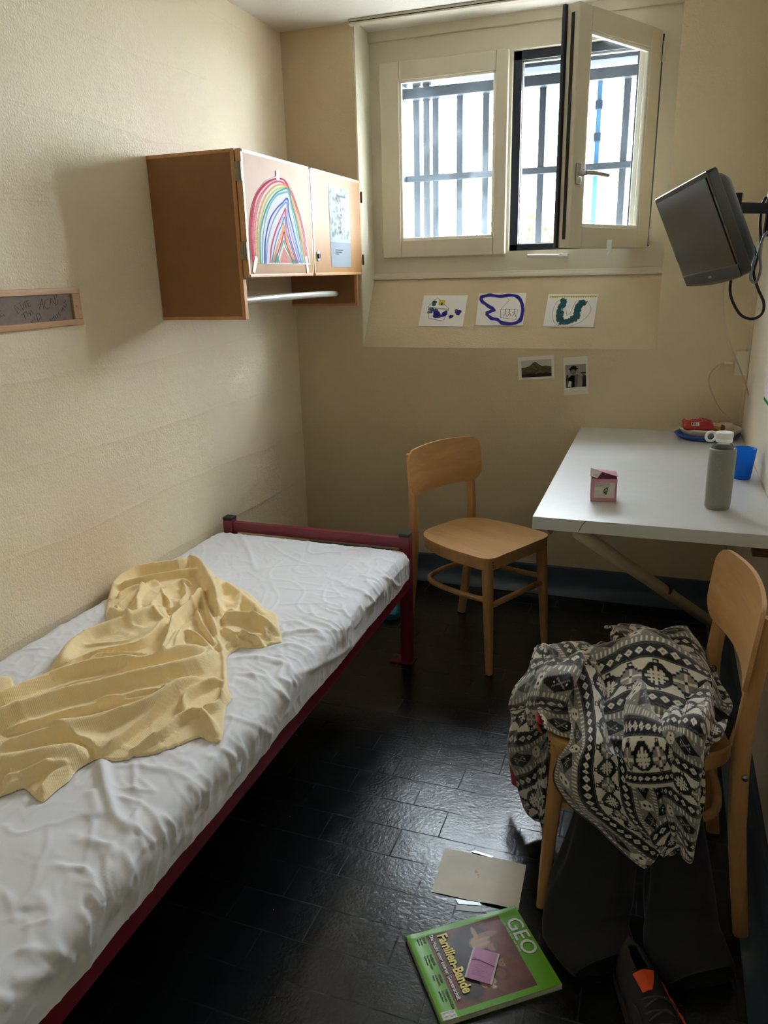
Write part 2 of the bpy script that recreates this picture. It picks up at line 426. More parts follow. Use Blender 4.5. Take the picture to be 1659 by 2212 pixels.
fr.box(-.082, NX1, YN, YN+.075, 1.50, 2.272); fr.box(NX0, NX1, YN, YN+.075, 2.272, 2.36)
fr.box(NX0, NX1, YN, YN+.075, 1.415, 1.50)
fr.build('window_frame', m_cream, win)
MB().box(NX0, NX1, YN-.012, YN+.10, 2.36, 2.405).build('head_board', m_cream, win, bevel=.003)
MB().prism([(NX0, YN+.02, 1.385), (NX0, YN-.022, 1.392), (NX0, YN-.020, 1.402), (NX0, YN-.010, 1.408), (NX0, YN-.006, 1.418), (NX0, YN+.02, 1.42)], (NX1-NX0, 0, 0)).build('sill_moulding', m_cream, win, bevel=.002)
# left sash, closed
def sash_bits(parent, W, H, st, bot, top, closed):
    # local frame: x along width from hinge, y thickness (0 inside face .. .052 outside), z up
    s = MB(); D = .05
    sr = .052
    s.box(0, st, 0, D, 0, H); s.box(W-sr, W, 0, D, 0, H); s.box(st, W-sr, 0, D, 0, bot); s.box(st, W-sr, 0, D, H-top, H)
    s.build('sash_frame', m_cream, parent, world=False, bevel=.005)
    l = MB(); e = .010
    l.box(st-.001, st+e, .006, .02, bot, H-top); l.box(W-sr-e, W-sr+.001, .006, .02, bot, H-top)
    l.box(st, W-sr, .006, .02, bot-.001, bot+e); l.box(st, W-sr, .006, .02, H-top-e, H-top+.001)
    l.build('glazing_bead', mat('bead_white', rgb(236, 234, 222), .4), parent, world=False, bevel=.002)
    a = MB(); o = .012; t = .014
    a.box(0, st-.012, D, D+t, 0, H); a.box(W-sr+.012, W, D, D+t, 0, H)
    a.box(st-.012, W-sr+.012, D, D+t, 0, bot-.012); a.box(st-.012, W-sr+.012, D, D+t, H-top+.012, H)
    a.build('outer_cladding', m_alu, parent, world=False, bevel=.002)
    box('pane', st-.005, W-sr+.005, .026, .030, bot-.005, H-top+.005, m_glass, parent, world=False)
sl = bpy.data.objects.new('sash', None); C.objects.link(sl); sl.parent = win; sl.matrix_parent_inverse = win.matrix_basis.inverted()
sl.location = (-1.231, YN-.03, 1.486)
sash_bits(sl, .558, .788, .088, .074, .074, True)
so = bpy.data.objects.new('sash', None); C.objects.link(so); so.parent = win; so.matrix_parent_inverse = win.matrix_basis.inverted()
so.location = (-.085, YN-.012, 1.493)
ang = math.atan2(3.0-YN, -.346+.085)
so.rotation_euler = (0, 0, ang)
# opened leaf: local x runs hinge -> free edge; its inside face must look to the right/rear of the room
class _L: pass
def sash_open(parent, W, H, st, bot, top):
    D = -.05
    s = MB()
    s.box(0, st, D, 0, 0, H); s.box(W-st, W, D, 0, 0, H); s.box(st, W-st, D, 0, 0, bot); s.box(st, W-st, D, 0, H-top, H)
    s.build('sash_frame', m_cream, parent, world=False, bevel=.005)
    l = MB(); e = .010
    for (y0, y1) in ((-.02, -.006),):
        l.box(st-.001, st+e, y0, y1, bot, H-top); l.box(W-st-e, W-st+.001, y0, y1, bot, H-top)
        l.box(st, W-st, y0, y1, bot-.001, bot+e); l.box(st, W-st, y0, y1, H-top-e, H-top+.001)
    l.build('glazing_bead', mat('bead_white'), parent, world=False, bevel=.002)
    a = MB(); t = .014
    a.box(0, st-.012, D-t, D, 0, H); a.box(W-st+.012, W+.010, D-t, D, 0, H)
    a.box(st-.012, W-st+.012, D-t, D, 0, bot-.012); a.box(st-.012, W-st+.012, D-t, D, H-top+.012, H)
    a.build('outer_cladding', m_alu, parent, world=False, bevel=.002)
    box('pane', st-.005, W-st+.005, -.030, -.026, bot-.005, H-top+.005, m_glass, parent, world=False)
    g = MB(); g.box(W, W+.003, -.030, -.018, .03, H-.03); g.build('gasket', m_seal, parent, world=False)
    m_st = mat('steel')
    h = MB(); h.box(W-.046, W-.018, 0, .008, .215, .285); h.tube([(W-.032, .008, .25), (W-.032, .040, .25)], .009, 12)
    h.build('handle_plate', m_st, parent, world=False, bevel=.003)
    h = MB(); h.tube(smooth_path([(W-.032, .038, .25), (W-.05, .044, .250), (W-.09, .045, .250), (W-.155, .044, .247)], 6), [.010]*6+[.0105]*6+[.0095]*7, 12, flat=.8)
    h.build('handle', m_st, parent, world=False, smooth=True)
sash_open(so, .54, .783, .078, .075, .075)
# hinges
for (x, z) in ((-1.234, 2.20), (-1.234, 1.545), (-.078, 2.20), (-.078, 1.54)):
    MB().tube([(x, YN-.02, z-.035), (x, YN-.02, z+.035)], .006, 10).build('hinge', m_cream, win, smooth=True)
# dark outer frame visible in the opening
d = MB(); x0, x1, z0, z1 = -.662, -.082, 1.50, 2.272
d.box(x0, x0+.034, YN+.03, YN+.10, z0, z1); d.box(x1-.034, x1, YN+.03, YN+.10, z0, z1)
d.box(x0, x1, YN+.03, YN+.10, z0, z0+.028); d.box(x0, x1, YN+.03, YN+.10, z1-.034, z1)
d.build('rebate_frame', m_alu, win, bevel=.002)
d = MB(); d.box(x0+.034, x0+.037, YN+.05, YN+.056, z0+.028, z1-.034); d.box(x0+.034, x1-.034, YN+.05, YN+.056, z0+.028, z0+.032); d.box(x0+.034, x1-.034, YN+.05, YN+.056, z1-.04, z1-.034)
d.build('rebate_lip', mat('bead_white'), win)
# left fixed leaf has its own cladding outside, reveal of the outer wall
ow = MB()
ow.box(NX0-.3, -1.245, YN+.10, YN+.16, 1.2, 2.62); ow.box(-.04, NX1+.35, YN+.10, YN+.16, 1.2, 2.62)
ow.box(-1.245, -.04, YN+.10, YN+.16, 1.2, 1.47); ow.box(-1.245, -.04, YN+.10, YN+.16, 2.33, 2.62)
tag(ow.build('wall_outer', mat('outer_render', rgb(190, 190, 184), .8)), kind='structure')
# catch and stay on the bottom rail
st_ = MB().tube([(-.575, YN-.010, 1.478), (-.545, YN-.016, 1.479), (-.44, YN-.016, 1.476)], [.006, .0045, .0045], 10)
st_.box(-.44, -.405, YN-.022, YN-.002, 1.470, 1.484)
st_.build('window_stay', mat('white_plastic', rgb(235, 234, 226), .35), win, smooth=False, bevel=.001)
p_ = atY(1316, 532, YN-.30)
lt = MB().box(p_[0]-.009, p_[0]+.009, p_[1]-.006, p_[1]+.006, p_[2]-.022, p_[2]+.022)
lt.tube([(p_[0]+.0, p_[1]-.004, p_[2]-.018), (p_[0]-.004, p_[1]-.012, p_[2]-.034)], .0035, 8)
lt.build('corner_catch', mat('white_plastic'), win, bevel=.002)

# curtain rail on the ceiling at the edge of the niche
r = MB(); r.box(-1.295, XR-.02, 3.262, 3.296, ZC-.018, ZC)
rail = thing('curtain_rail', 'slim cream curtain rail screwed to the ceiling above the window niche', 'curtain rail', (-.5, 3.28, ZC))
r.build('rail_body', mat('rail_cream', rgb(206, 198, 178), .4), rail, bevel=.002)
r = MB(); r.box(-1.29, XR-.03, 3.2605, 3.2625, ZC-.012, ZC-.009); r.build('rail_slot', m_seal, rail)

# security grille outside, a steel cage with fine mesh
m_bar = mat('grille_steel', rgb(44, 54, 66), .5, .1)
gr = thing('security_grille', 'dark steel cage of square bars fixed outside the cell window', 'window grille', (-.65, 3.86, 1.40))
for x in (-1.19, -1.14, -.155, -.10): MB().box(x-.016, x+.016, 3.84, 3.87, 1.42, 2.34).build('post', m_bar, gr, bevel=.002)
for x in (-1.10+.005, -.977, -.852, -.722, -.592, -.469, -.217-.01):
    MB().box(x-.0155, x+.0155, 3.842, 3.868, 1.45, 2.23).build('bar', m_bar, gr, bevel=.003)
MB().box(-1.25, -.06, 3.838, 3.872, 1.842, 1.872).build('cross_bar', m_bar, gr, bevel=.003)
MB().box(-1.25, -.06, 3.838, 3.872, 1.44, 1.475).build('cross_bar', m_bar, gr, bevel=.003)
g = MB(); g.box(-1.30, -.02, 3.80, 3.88, 2.20, 2.245); g.box(-1.30, -.02, 3.74, 3.88, 2.262, 2.33)
g.build('top_beam', m_bar, gr, bevel=.002)
MB().box(-1.30, -.02, 3.632, 3.88, 2.33, 2.345).build('cage_roof', m_bar, gr)
MB().box(-1.285, -1.245, 3.66, 3.70, 1.40, 2.33).box(-1.285, -1.245, 3.70, 3.84, 1.842, 1.872).box(-1.285, -1.245, 3.70, 3.88, 2.19, 2.33).build('side_frame', m_bar, gr)
MB().box(-.055, -.015, 3.66, 3.70, 1.40, 2.33).box(-.055, -.015, 3.70, 3.84, 2.19, 2.33).build('side_frame', m_bar, gr)
g = MB(); s_ = .0125; x = -1.26
while x < -.03: g.box(x-.0005, x+.0005, 3.885, 3.886, 1.40, 2.34); x += s_
z = 1.40
while z < 2.34: g.box(-1.27, -.03, 3.8862, 3.8872, z-.0005, z+.0005); z += s_
y = 3.64
while y < 3.88: g.box(-1.272, -1.271, y-.0005, y+.0005, 1.40, 2.34); g.box(-.03, -.029, y-.0005, y+.0005, 1.40, 2.34); y += s_
z = 1.40
while z < 2.34: g.box(-1.2735, -1.2725, 3.63, 3.88, z-.0006, z+.0006); g.box(-.0285, -.0275, 3.63, 3.88, z-.0006, z+.0006); z += s_
g.build('wire_mesh', mat('wire', rgb(60, 62, 66), .5, .4), gr)
# blue cord running down behind the open leaf
cd = thing('blue_strap', 'blue twisted strap hanging down the window grille behind the open sash', 'strap', (-.345, 3.85, 1.45))
MB().box(-.356, -.334, 3.858, 3.864, 1.45, 2.22).build('strap_band', mat('strap_blue', rgb(70, 140, 200), .6), cd)
for z in (1.98, 2.11): MB().box(-.362, -.328, 3.846, 3.870, z-.02, z+.02).build('knot', mat('strap_knot', rgb(30, 60, 90), .7), cd, bevel=.006)

# ------------------------------------------------------------------ outside
tag(box('ground', -40, 40, 4.5, 60, -3.2, -3, mat('ground_grey', rgb(118, 114, 110), .9)), kind='structure')
def bush(name, label, c, rad, n, seed):
    rnd = random.Random(seed); th = thing(name, label, 'tree', (c[0], c[1], -3))
    mb = MB(); mb.tube([(c[0], c[1], -3), (c[0]+.1, c[1], -1), (c[0], c[1], c[2])], [.14, .1, .05], 8)
    for k in range(9):
        a = rnd.uniform(0, 6.28); mb.tube([(c[0], c[1], c[2]-rad*.9), (c[0]+math.cos(a)*rad*.6, c[1]+math.sin(a)*rad*.6, c[2]+rnd.uniform(-.3, .6)*rad)], [.04, .012], 6)
    mb.build('trunk', mat('bark', rgb(96, 78, 58), .9), th, smooth=True)
    mb = MB()
    for k in range(n):
        while True:
            p = Vector((rnd.uniform(-1, 1), rnd.uniform(-1, 1), rnd.uniform(-1, 1)))
            if .35 < p.length < 1: break
        p = Vector((c[0]+p.x*rad, c[1]+p.y*rad, c[2]+p.z*rad*.9))
        a = Vector((rnd.uniform(-1, 1), rnd.uniform(-1, 1), rnd.uniform(-1, 1))).normalized(); b = a.cross(Vector((rnd.uniform(-1, 1), .3, rnd.uniform(-1, 1)))).normalized()
        L = rnd.uniform(.05, .1); i = len(mb.v)
        mb.v += [tuple(p-a*L), tuple(p+b*L*.45), tuple(p+a*L), tuple(p-b*L*.45)]; mb.f.append((i, i+1, i+2, i+3))
    lf = mb.build('foliage', mat('leaf', rgb(70, 104, 34), .6), th)
bush('leafy_tree', 'green leafy tree beyond the bars at the lower middle of the window', (-1.35, 8.2, 1.15), .95, 2600, 3)

# ------------------------------------------------------------------ light: overcast sky
wd = bpy.data.worlds.new('sky'); sc.world = wd; wd.use_nodes = True
nt = wd.node_tree; bg = nt.nodes['Background']
tc = nt.nodes.new('ShaderNodeTexCoord'); sx = nt.nodes.new('ShaderNodeSeparateXYZ'); rp = nt.nodes.new('ShaderNodeValToRGB')
nt.links.new(tc.outputs['Generated'], sx.inputs[0]); nt.links.new(sx.outputs[2], rp.inputs[0])
rp.color_ramp.elements[0].position = 0.; rp.color_ramp.elements[0].color = (.62, .68, .74, 1)
rp.color_ramp.elements[1].position = .6; rp.color_ramp.elements[1].color = (.84, .93, 1.0, 1)
nt.links.new(rp.outputs[0], bg.inputs[0]); bg.inputs[1].default_value = SKY if 'SKY' in globals() else 16.
pl = bpy.data.lights.new('sky_portal', 'AREA'); pl.shape = 'RECTANGLE'; pl.size = 1.24; pl.size_y = .95; pl.cycles.is_portal = True
po = bpy.data.objects.new('sky_portal', pl); C.objects.link(po); po.location = (-.65, 3.90, 1.88); po.rotation_euler = (-PI/2, 0, 0)
sc.view_settings.view_transform = 'Standard'; sc.view_settings.look = 'None'; sc.view_settings.gamma = 1; sc.view_settings.use_curve_mapping = False
sc.view_settings.exposure = 2.68
sc.cycles.max_bounces = 14; sc.cycles.diffuse_bounces = 8; sc.cycles.transparent_max_bounces = 16
# ------------------------------------------------------------------ wall cabinet
m_hdf = mat('cabinet_board', rgb(142, 98, 58), .55, var=.06, vscale=20, bump=.1, bscale=300)
m_hdfd = mat('cabinet_door_board', rgb(166, 120, 74), .56, spec=.22, var=.05, vscale=14, bump=.08, bscale=300)
m_edge = wood('beech_edge', rgb(196, 142, 88), rgb(214, 166, 112), 'Y', 20)
m_edge_z = wood('beech_edge_z', rgb(186, 130, 76), rgb(206, 154, 100), 'Z', 20)
cab = thing('wall_cabinet', 'brown two-door wall cabinet with hanging rail hung high on the left wall above the bed', 'cabinet', (XW, 2.77, 1.285))
CY0, CY1, CZ0, CZ1, CZM, CXF = 2.268, 3.285, 1.286, 1.800, 1.418, -1.297
def side_panel(y0, y1):
    p = box('side_panel', XW+.001, CXF, y0, y1, CZ0, CZ1, m_hdf, cab, bevel=.001)
    e = .0012; mb = MB(); w_ = .012
    ya, yb = y0-e, y1+e
    mb.box(CXF-w_, CXF+e, ya, yb, CZ0-e, CZ1+e); mb.box(XW+.001, CXF-w_, ya, yb, CZ0-e, CZ0+.010); mb.box(XW+.001, CXF-w_, ya, yb, CZ1-.010, CZ1+e)
    mb.build('edge_strip', m_edge_z, p, bevel=.001)
side_panel(CY0, CY0+.018); side_panel(CY1-.018, CY1)
box('top_panel', XW+.001, CXF, CY0+.018, CY1-.018, CZ1-.020, CZ1-.002, m_hdf, cab, bevel=.001)
box('bottom_panel', XW+.001, CXF, CY0+.018, CY1-.018, CZM, CZM+.018, m_hdf, cab, bevel=.001)
box('middle_panel', XW+.001, CXF-.002, 2.765, 2.783, CZM+.018, CZ1-.02, m_hdf, cab)
box('back_panel', XW+.0005, XW+.006, CY0+.018, CY1-.018, CZM, CZ1-.01, m_hdf, cab)
def door(y0, y1):
    x0, x1 = CXF+.004, -1.2735
    d = box('door', x0, x1, y0, y1, CZM+.001, CZ1-.001, m_hdfd, cab, bevel=.001)
    mb = MB(); e = .0008; w_ = .010
    mb.box(x0, x1+e, y0-e, y0+w_, CZM, CZ1); mb.box(x0, x1+e, y1-w_, y1+e, CZM, CZ1)
    mb.box(x0, x1+e, y0, y1, CZM, CZM+w_); mb.box(x0, x1+e, y0, y1, CZ1-w_, CZ1)
    mb.build('door_edging', m_edge, d, bevel=.001)
    return d
d1 = door(2.270, 2.770); d2 = door(2.777, 3.283)
m_hinge = mat('hinge_plate', rgb(150, 140, 118), .4, .5)
for z in (1.735, 1.500):
    mb = MB(); mb.box(CXF-.0, -1.2735, 2.2655, 2.269, z-.028, z+.028); mb.tube([(-1.281, 2.2664, z-.028), (-1.281, 2.2664, z+.028)], .0045, 8); mb.box(-1.297, -1.277, 2.2648, 2.267, z-.010, z+.010)
    mb.build('hinge', m_hinge, d1, bevel=.0008)
for z in (1.735, 1.480):
    mb = MB(); mb.tube([(-1.272, 3.288, z-.022), (-1.272, 3.288, z+.022)], .006, 8); mb.build('hinge', m_seal, d2, smooth=True)
# lock on the right door
p_ = atX(687, 553, -1.2735)
mb = MB(); k = len(mb.v); seg = 32
for j in range(seg):
    a = 2*PI*j/seg; mb.v.append((-1.2735, p_[1]+math.cos(a)*.0155, p_[2]+math.sin(a)*.021))
for j in range(seg):
    a = 2*PI*j/seg; mb.v.append((-1.2705, p_[1]+math.cos(a)*.0140, p_[2]+math.sin(a)*.019))
mb.f += [(j, (j+1) % seg, seg+(j+1) % seg, seg+j) for j in range(seg)] + [tuple(range(seg, 2*seg))]
lk = mb.build('lock', mat('nickel', rgb(200, 200, 196), .25, 1.), d2)
MB().tube([(-1.2706, p_[1], p_[2]), (-1.2655, p_[1], p_[2])], .009, 20).build('lock_cylinder', mat('lock_dark', rgb(50, 50, 52), .3, .8), lk, smooth=False)
# hanging rail, bowed white-grey tube under the cabinet
pth = smooth_path([(-1.335, CY0+.018, 1.343), (-1.315, 2.5, 1.346), (-1.315, 2.8, 1.346), (-1.34, 3.05, 1.343), (-1.40, 3.267, 1.338)], 8)
MB().tube(pth, .0125, 14).build('hanging_rail', mat('rail_grey', rgb(196, 194, 186), .3, .25), cab, smooth=True)

# rainbow drawing taped to the left cabinet door
XD = -1.2725
def c2(x, y): return (300+x/3.19, 300+y/3.19)
def yz(x, y, X=XD):
    q = atX(*c2(x, y), X); return (q[1], q[2])
out2 = [(940, 257), (915, 268), (870, 290), (815, 360), (790, 420), (775, 470), (762, 590), (765, 720), (775, 855), (880, 862), (1000, 864), (1100, 866), (1182, 866), (1172, 790), (1165, 740), (1140, 620), (1100, 470), (1060, 370), (1030, 310), (990, 262)]
outw = [yz(*p) for p in out2]
y0 = min(p[0] for p in outw); y1 = max(p[0] for p in outw); z1 = max(p[1] for p in outw); z0 = min(p[1] for p in outw)
Wd, Hd = y1-y0, z1-z0
cv = Canvas(Wd, Hd, 300, 210, rgb(238, 238, 236))
loc = lambda p: (p[0]-y0, z1-p[1])
# arcs of crayon: each arch is traced as left foot, shoulder, apex, shoulder, right foot
arches = [  # crop-space control points, colour, width, number of strokes
    ([(790, 850), (775, 620), (800, 420), (870, 310), (950, 272), (1010, 290), (1060, 400), (1120, 600), (1165, 850)], (200, 70, 90), 22, 10),
    ([(802, 850), (795, 620), (825, 430), (890, 325), (955, 290), (1005, 310), (1045, 400), (1100, 600), (1150, 850)], (226, 110, 110), 18, 7),
    ([(818, 850), (815, 620), (850, 440), (910, 345), (965, 315), (1015, 330), (1055, 420), (1105, 600), (1150, 850)], (230, 170, 120), 14, 6),
    ([(832, 855), (828, 640), (865, 460), (920, 370), (975, 338), (1025, 345), (1065, 440), (1110, 610), (1150, 850)], (206, 205, 120), 12, 5),
    ([(842, 855), (838, 650), (880, 480), (935, 385), (985, 350), (1030, 345), (1050, 440), (1090, 600), (1135, 850)], (70, 160, 160), 14, 6),
    ([(855, 855), (855, 680), (890, 500), (940, 400), (990, 372), (1030, 370), (1045, 460), (1080, 620), (1125, 850)], (120, 175, 190), 12, 5),
    ([(872, 855), (875, 700), (905, 560), (950, 480), (990, 440), (1020, 410), (1030, 500), (1065, 640), (1115, 850)], (80, 110, 185), 12, 7),
    ([(880, 855), (888, 710), (920, 580), (960, 500), (995, 455), (1018, 440), (1025, 530), (1055, 660), (1105, 850)], (130, 150, 205), 10, 4),
    ([(905, 850), (915, 740), (945, 630), (975, 560), (1000, 500), (1008, 480), (1015, 560), (1045, 700), (1095, 855)], (196, 80, 140), 10, 6),
    ([(915, 850), (930, 760), (955, 660), (985, 590), (1000, 540), (1010, 560), (1020, 640), (1045, 720), (1088, 855)], (60, 140, 190), 8, 4),
    ([(925, 850), (945, 770), (970, 690), (990, 630), (998, 580), (1005, 620), (1020, 690), (1045, 760), (1080, 855)], (235, 150, 60), 9, 6),
    ([(940, 850), (960, 780), (980, 720), (995, 660), (1000, 640), (1006, 680), (1020, 730), (1040, 780), (1068, 855)], (205, 60, 100), 8, 4),
    ([(955, 850), (968, 790), (985, 740), (997, 700), (1010, 740), (1035, 790), (1060, 855)], (90, 170, 120), 8, 4)]
rnd = random.Random(5)
for pts, colr, wdt, n in arches:
    for k in range(n):
        o = rnd.uniform(-.5, .5)*wdt
        P = smooth_path([(x+o*(1 if i < len(pts)/2 else -1)+rnd.uniform(-3, 3), y+abs(o)*.6+rnd.uniform(-3, 3), 0) for i, (x, y) in enumerate(pts)], 4)
        c_ = rgb(*[min(255, v+rnd.randint(-16, 26)) for v in colr])
        cv.stroke([loc(yz(p.x, p.y)) for p in P], .0022 + rnd.random()*.0022, c_, .8)
for (tri, colr) in (([(925, 850), (950, 785), (972, 855)], (50, 165, 160)), ([(965, 855), (998, 745), (1060, 855)], (224, 98, 66)), ([(1050, 855), (1065, 825), (1095, 855)], (60, 165, 150))):
    P = [loc(yz(*t)) for t in tri]
    cv.fill(P, rgb(*colr), .6)
    for k in range(12):
        a = rnd.random(); b = rnd.random(); cv.stroke([(P[0][0]*(1-a)+P[2][0]*a, P[0][1]), (P[1][0], P[1][1]*(1-b)+P[0][1]*b)], .001, rgb(*[max(0, v-25) for v in colr]), .5)
# stray pencil hatching in the red band
for k in range(26):
    x = rnd.uniform(770, 820); y = rnd.uniform(430, 820); cv.stroke([loc(yz(x-8, y)), loc(yz(x+26, y+rnd.uniform(-30, 30)))], .0008, rgb(150, 40, 80), .55)
cv.c = cv.c*.80
pol = [loc(p) for p in outw]
# snap boundary vertices to the outline
d_in = cv.inside(pol); dist = cv.dist(pol+[pol[0]])
near = (dist < max(Wd/cv.nu, Hd/cv.nv)*1.0)
mask = d_in | near
bu, bv_ = cv.U.copy(), cv.V.copy()
out_ = mask & ~d_in
best = np.full(cv.U.shape, 1e9); bx = cv.U.copy(); by = cv.V.copy()
for (ax, ay), (b_x, b_y) in zip(pol, pol[1:]+[pol[0]]):
    vx, vy = b_x-ax, b_y-ay; t = np.clip(((bu-ax)*vx+(bv_-ay)*vy)/(vx*vx+vy*vy), 0, 1); qx, qy = ax+t*vx, ay+t*vy
    dd = np.hypot(bu-qx, bv_-qy); m_ = dd < best; best[m_] = dd[m_]; bx[m_] = qx[m_]; by[m_] = qy[m_]
cv.U = np.where(out_, bx, cv.U); cv.V = np.where(out_, by, cv.V)
rb = thing('rainbow_drawing', 'child\'s crayon drawing of a pointed rainbow, cut out and taped to the left cabinet door', 'drawing', (XD, 2.51, 1.6))
cv.sheet('paper_cutout', (XD, y0, z1), (XD, y1, z1), (XD, y0, z0), M_paper, rb, mask=mask)
m_tape = mat('clear_tape', rgb(232, 232, 234), .25, trans=.0)
for (x, y, w2, h2, r_) in ((955, 250, 34, 42, 0.), (800, 868, 26, 80, -.5), (1158, 868, 26, 90, .2)):
    q = Vector((XD+.0008, *yz(x, y))); a = w2/3.19*.00082*1.0; 
    a = w2*.00034; b = h2*.00034
    c_, s_ = math.cos(r_), math.sin(r_)
    pts = [(XD+.0008, q.y+dx*c_-dz*s_, q.z+dx*s_+dz*c_) for dx, dz in ((-a, -b), (a, -b), (a, b), (-a, b))]
    MB().prism(pts, (.0003, 0, 0)).build('tape', m_tape, rb)

# printed sheet on the right cabinet door
pp = [atX(*p, XD) for p in ((709, 401), (755, 410), (757, 577), (716, 577))]
ya, yb, za, zb = pp[0][1], pp[2][1]+.01, pp[0][2], pp[3][2]
W_, H_ = yb-ya, za-zb
cv = Canvas(W_, H_, 110, 160, rgb(206, 212, 218))
cv.rect(0, W_, 0, H_*.68, rgb(224, 228, 230))
for k in range(150):
    x = rnd.random()*W_; y = rnd.random()*H_*.62; cv.ell(x, y, rnd.uniform(.004, .016), rnd.uniform(.004, .014), rgb(*rnd.choice([(245, 247, 246), (170, 178, 180), (245, 246, 246), (190, 196, 190), (215, 220, 222)])), .5, .4)
for k in range(46):
    x = W_*.5+rnd.gauss(0, .014); y = H_*(.08+.5*rnd.random()); cv.ell(x, y, rnd.uniform(.002, .006), rnd.uniform(.002, .010), rgb(*rnd.choice([(110, 116, 116), (140, 146, 144), (90, 98, 100)])), .55, .4)
cv.ell(W_*.6, H_*.1, W_*.3, .006, rgb(120, 130, 132), .5, .5)
pr = thing('printed_sheet', 'faded photocopy with a blurred picture and three typed lines, on the right cabinet door', 'paper', (XD, (ya+yb)/2, zb))
cv.c = cv.c**1.5*.62
cv.sheet('paper', (XD, ya, za), (XD, yb, za), (XD, ya, zb), M_paper, pr)
m_ink = mat('ink', rgb(60, 60, 66), .7)
for k, s_ in enumerate(('1. Bitte Boden freihalten', '2. Fenster schliessen', '3. Licht aus')):
    text('lettering', s_, .0085, m_ink, pr, (XD+.0008, ya+W_*.2, zb+H_*(.21-.025*k)), (0, 1, 0), (0, 0, 1), .0001)

# wooden plaque on the left wall with scratched writing
pq = thing('wooden_plaque', 'long narrow beech-framed board with scratched graffiti screwed to the left wall', 'wall board', (XW, 1.3, 1.35))
PY0, PY1, PZ0, PZ1 = .90, 1.865, 1.298, 1.403
box('board', XW, XW+.006, PY0+.01, PY1-.01, PZ0+.008, PZ1-.008, mat('grey_board', rgb(128, 112, 100), .7, var=.12, vscale=60), pq)
mb = MB(); mb.box(XW, XW+.012, PY0, PY1, PZ1-.017, PZ1); mb.box(XW, XW+.012, PY0, PY1, PZ0, PZ0+.017); mb.box(XW, XW+.0115, PY1-.034, PY1-.001, PZ0+.017, PZ1-.017)
mb.build('frame', wood('plaque_frame', rgb(170, 124, 72), rgb(198, 152, 98), 'Y', 26), pq, bevel=.0015)
MB().tube([(XW+.011, 1.846, 1.350), (XW+.0135, 1.846, 1.350)], .0048, 14).build('screw', mat('screw_brass', rgb(180, 150, 110), .3, .9), pq)
m_scr = mat('scratch', rgb(52, 42, 38), .8)
def scratch(pts):
    P = [atX(x/7.54, 580+y/7.54, XW+.0065) for x, y in pts]
    return MB().tube([(XW+.0062, p[1], p[2]) for p in P], .00045, 5).build('scratched_writing', m_scr, pq)
mb = MB()
for s_ in ([(225, 625), (300, 735), (345, 690), (235, 600), (330, 560)], [(330, 590), (375, 680), (385, 560), (430, 640), (400, 535)], [(430, 530), (470, 630), (500, 605)], [(440, 570), (485, 560)], [(425, 535), (470, 515)],
           [(350, 760), (420, 700)], [(385, 730), (420, 830)], [(430, 700), (450, 780)], [(470, 690), (500, 770)], [(440, 745), (490, 730)], [(500, 770), (500, 680), (545, 735)],
           [(500, 850), (535, 920)], [(540, 830), (515, 880), (570, 890)], [(555, 790), (575, 850)], [(590, 740), (620, 860), (665, 800), (640, 735), (590, 740)],
           [(640, 665), (680, 490), (715, 670)], [(620, 600), (710, 570)], [(780, 500), (735, 520), (725, 620), (770, 665), (810, 630)], [(815, 600), (830, 480), (890, 570)], [(820, 560), (870, 540)], [(880, 440), (910, 600)], [(880, 450), (925, 430), (900, 500), (945, 500), (930, 590), (905, 600)],
           [(805, 820), (865, 900)], [(805, 820), (850, 830), (870, 780), (900, 860)], [(890, 770), (920, 820)], [(920, 740), (945, 800)], [(950, 720), (985, 770)], [(990, 660), (1010, 700), (1020, 640), (1050, 680)], [(1040, 600), (1060, 640), (1090, 600), (1060, 560)], [(1020, 520), (1050, 560), (1070, 520), (1040, 510)],
           [(0, 680), (20, 700)], [(0, 800), (10, 760), (30, 790), (60, 750), (80, 780)]):
    P = [atX(x/7.54, 580+y/7.54, XW+.0062) for x, y in s_]
    mb.tube([(XW+.0062, p[1], p[2]) for p in P], .0005, 5)
mb.build('scratched_writing', m_scr, pq)

# ------------------------------------------------------------------ drawings on the sloping sill
def slope(px_, py_):
    # sill plane from (YB,1.106) to (YN-.005,1.402)
    n = Vector((0, -(1.402-1.106), (YN-.005-YB))); n.normalize(); o = Vector((0, YB, 1.104)) + n*.0022
    d = Vector(ray(px_, py_)); c0 = Vector((0, 0, CAMZ)); t = (o-c0).dot(n)/d.dot(n)
    return c0+d*t
S_N = Vector((0, -.296, .165)).normalized()
def on_slope(name, label, pts, paint):
    tl, tr, br, bl = [slope(*p) for p in pts]
    W_, H_ = (tr-tl).length, (bl-tl).length
    cv = Canvas(W_, H_, 200, 150, rgb(232, 230, 226))
    u = lambda x, y: (x*W_, y*H_)
    paint(cv, u, W_, H_)
    th = thing(name, label, 'drawing', (tl+br)/2)
    cv.sheet('paper', tl, tr, bl, M_paper, th, curl=lambda a, b: .0012*np.sin(a*5+b*2)**2)
    return th
BLK = rgb(26, 24, 30); BLU = rgb(52, 46, 132); TEAL = rgb(52, 92, 100); YEL = rgb(214, 194, 40)
def blob(cv, u, cx, cy, r, col, n=10, a=.9, sd=0):
    rr = random.Random(sd)
    for k in range(n): 
        x, y = u(cx+rr.uniform(-r, r)*.6, cy+rr.uniform(-r, r)*.8); cv.ell(x, y, r*cv.w*.5, r*cv.h*.6, col, a)
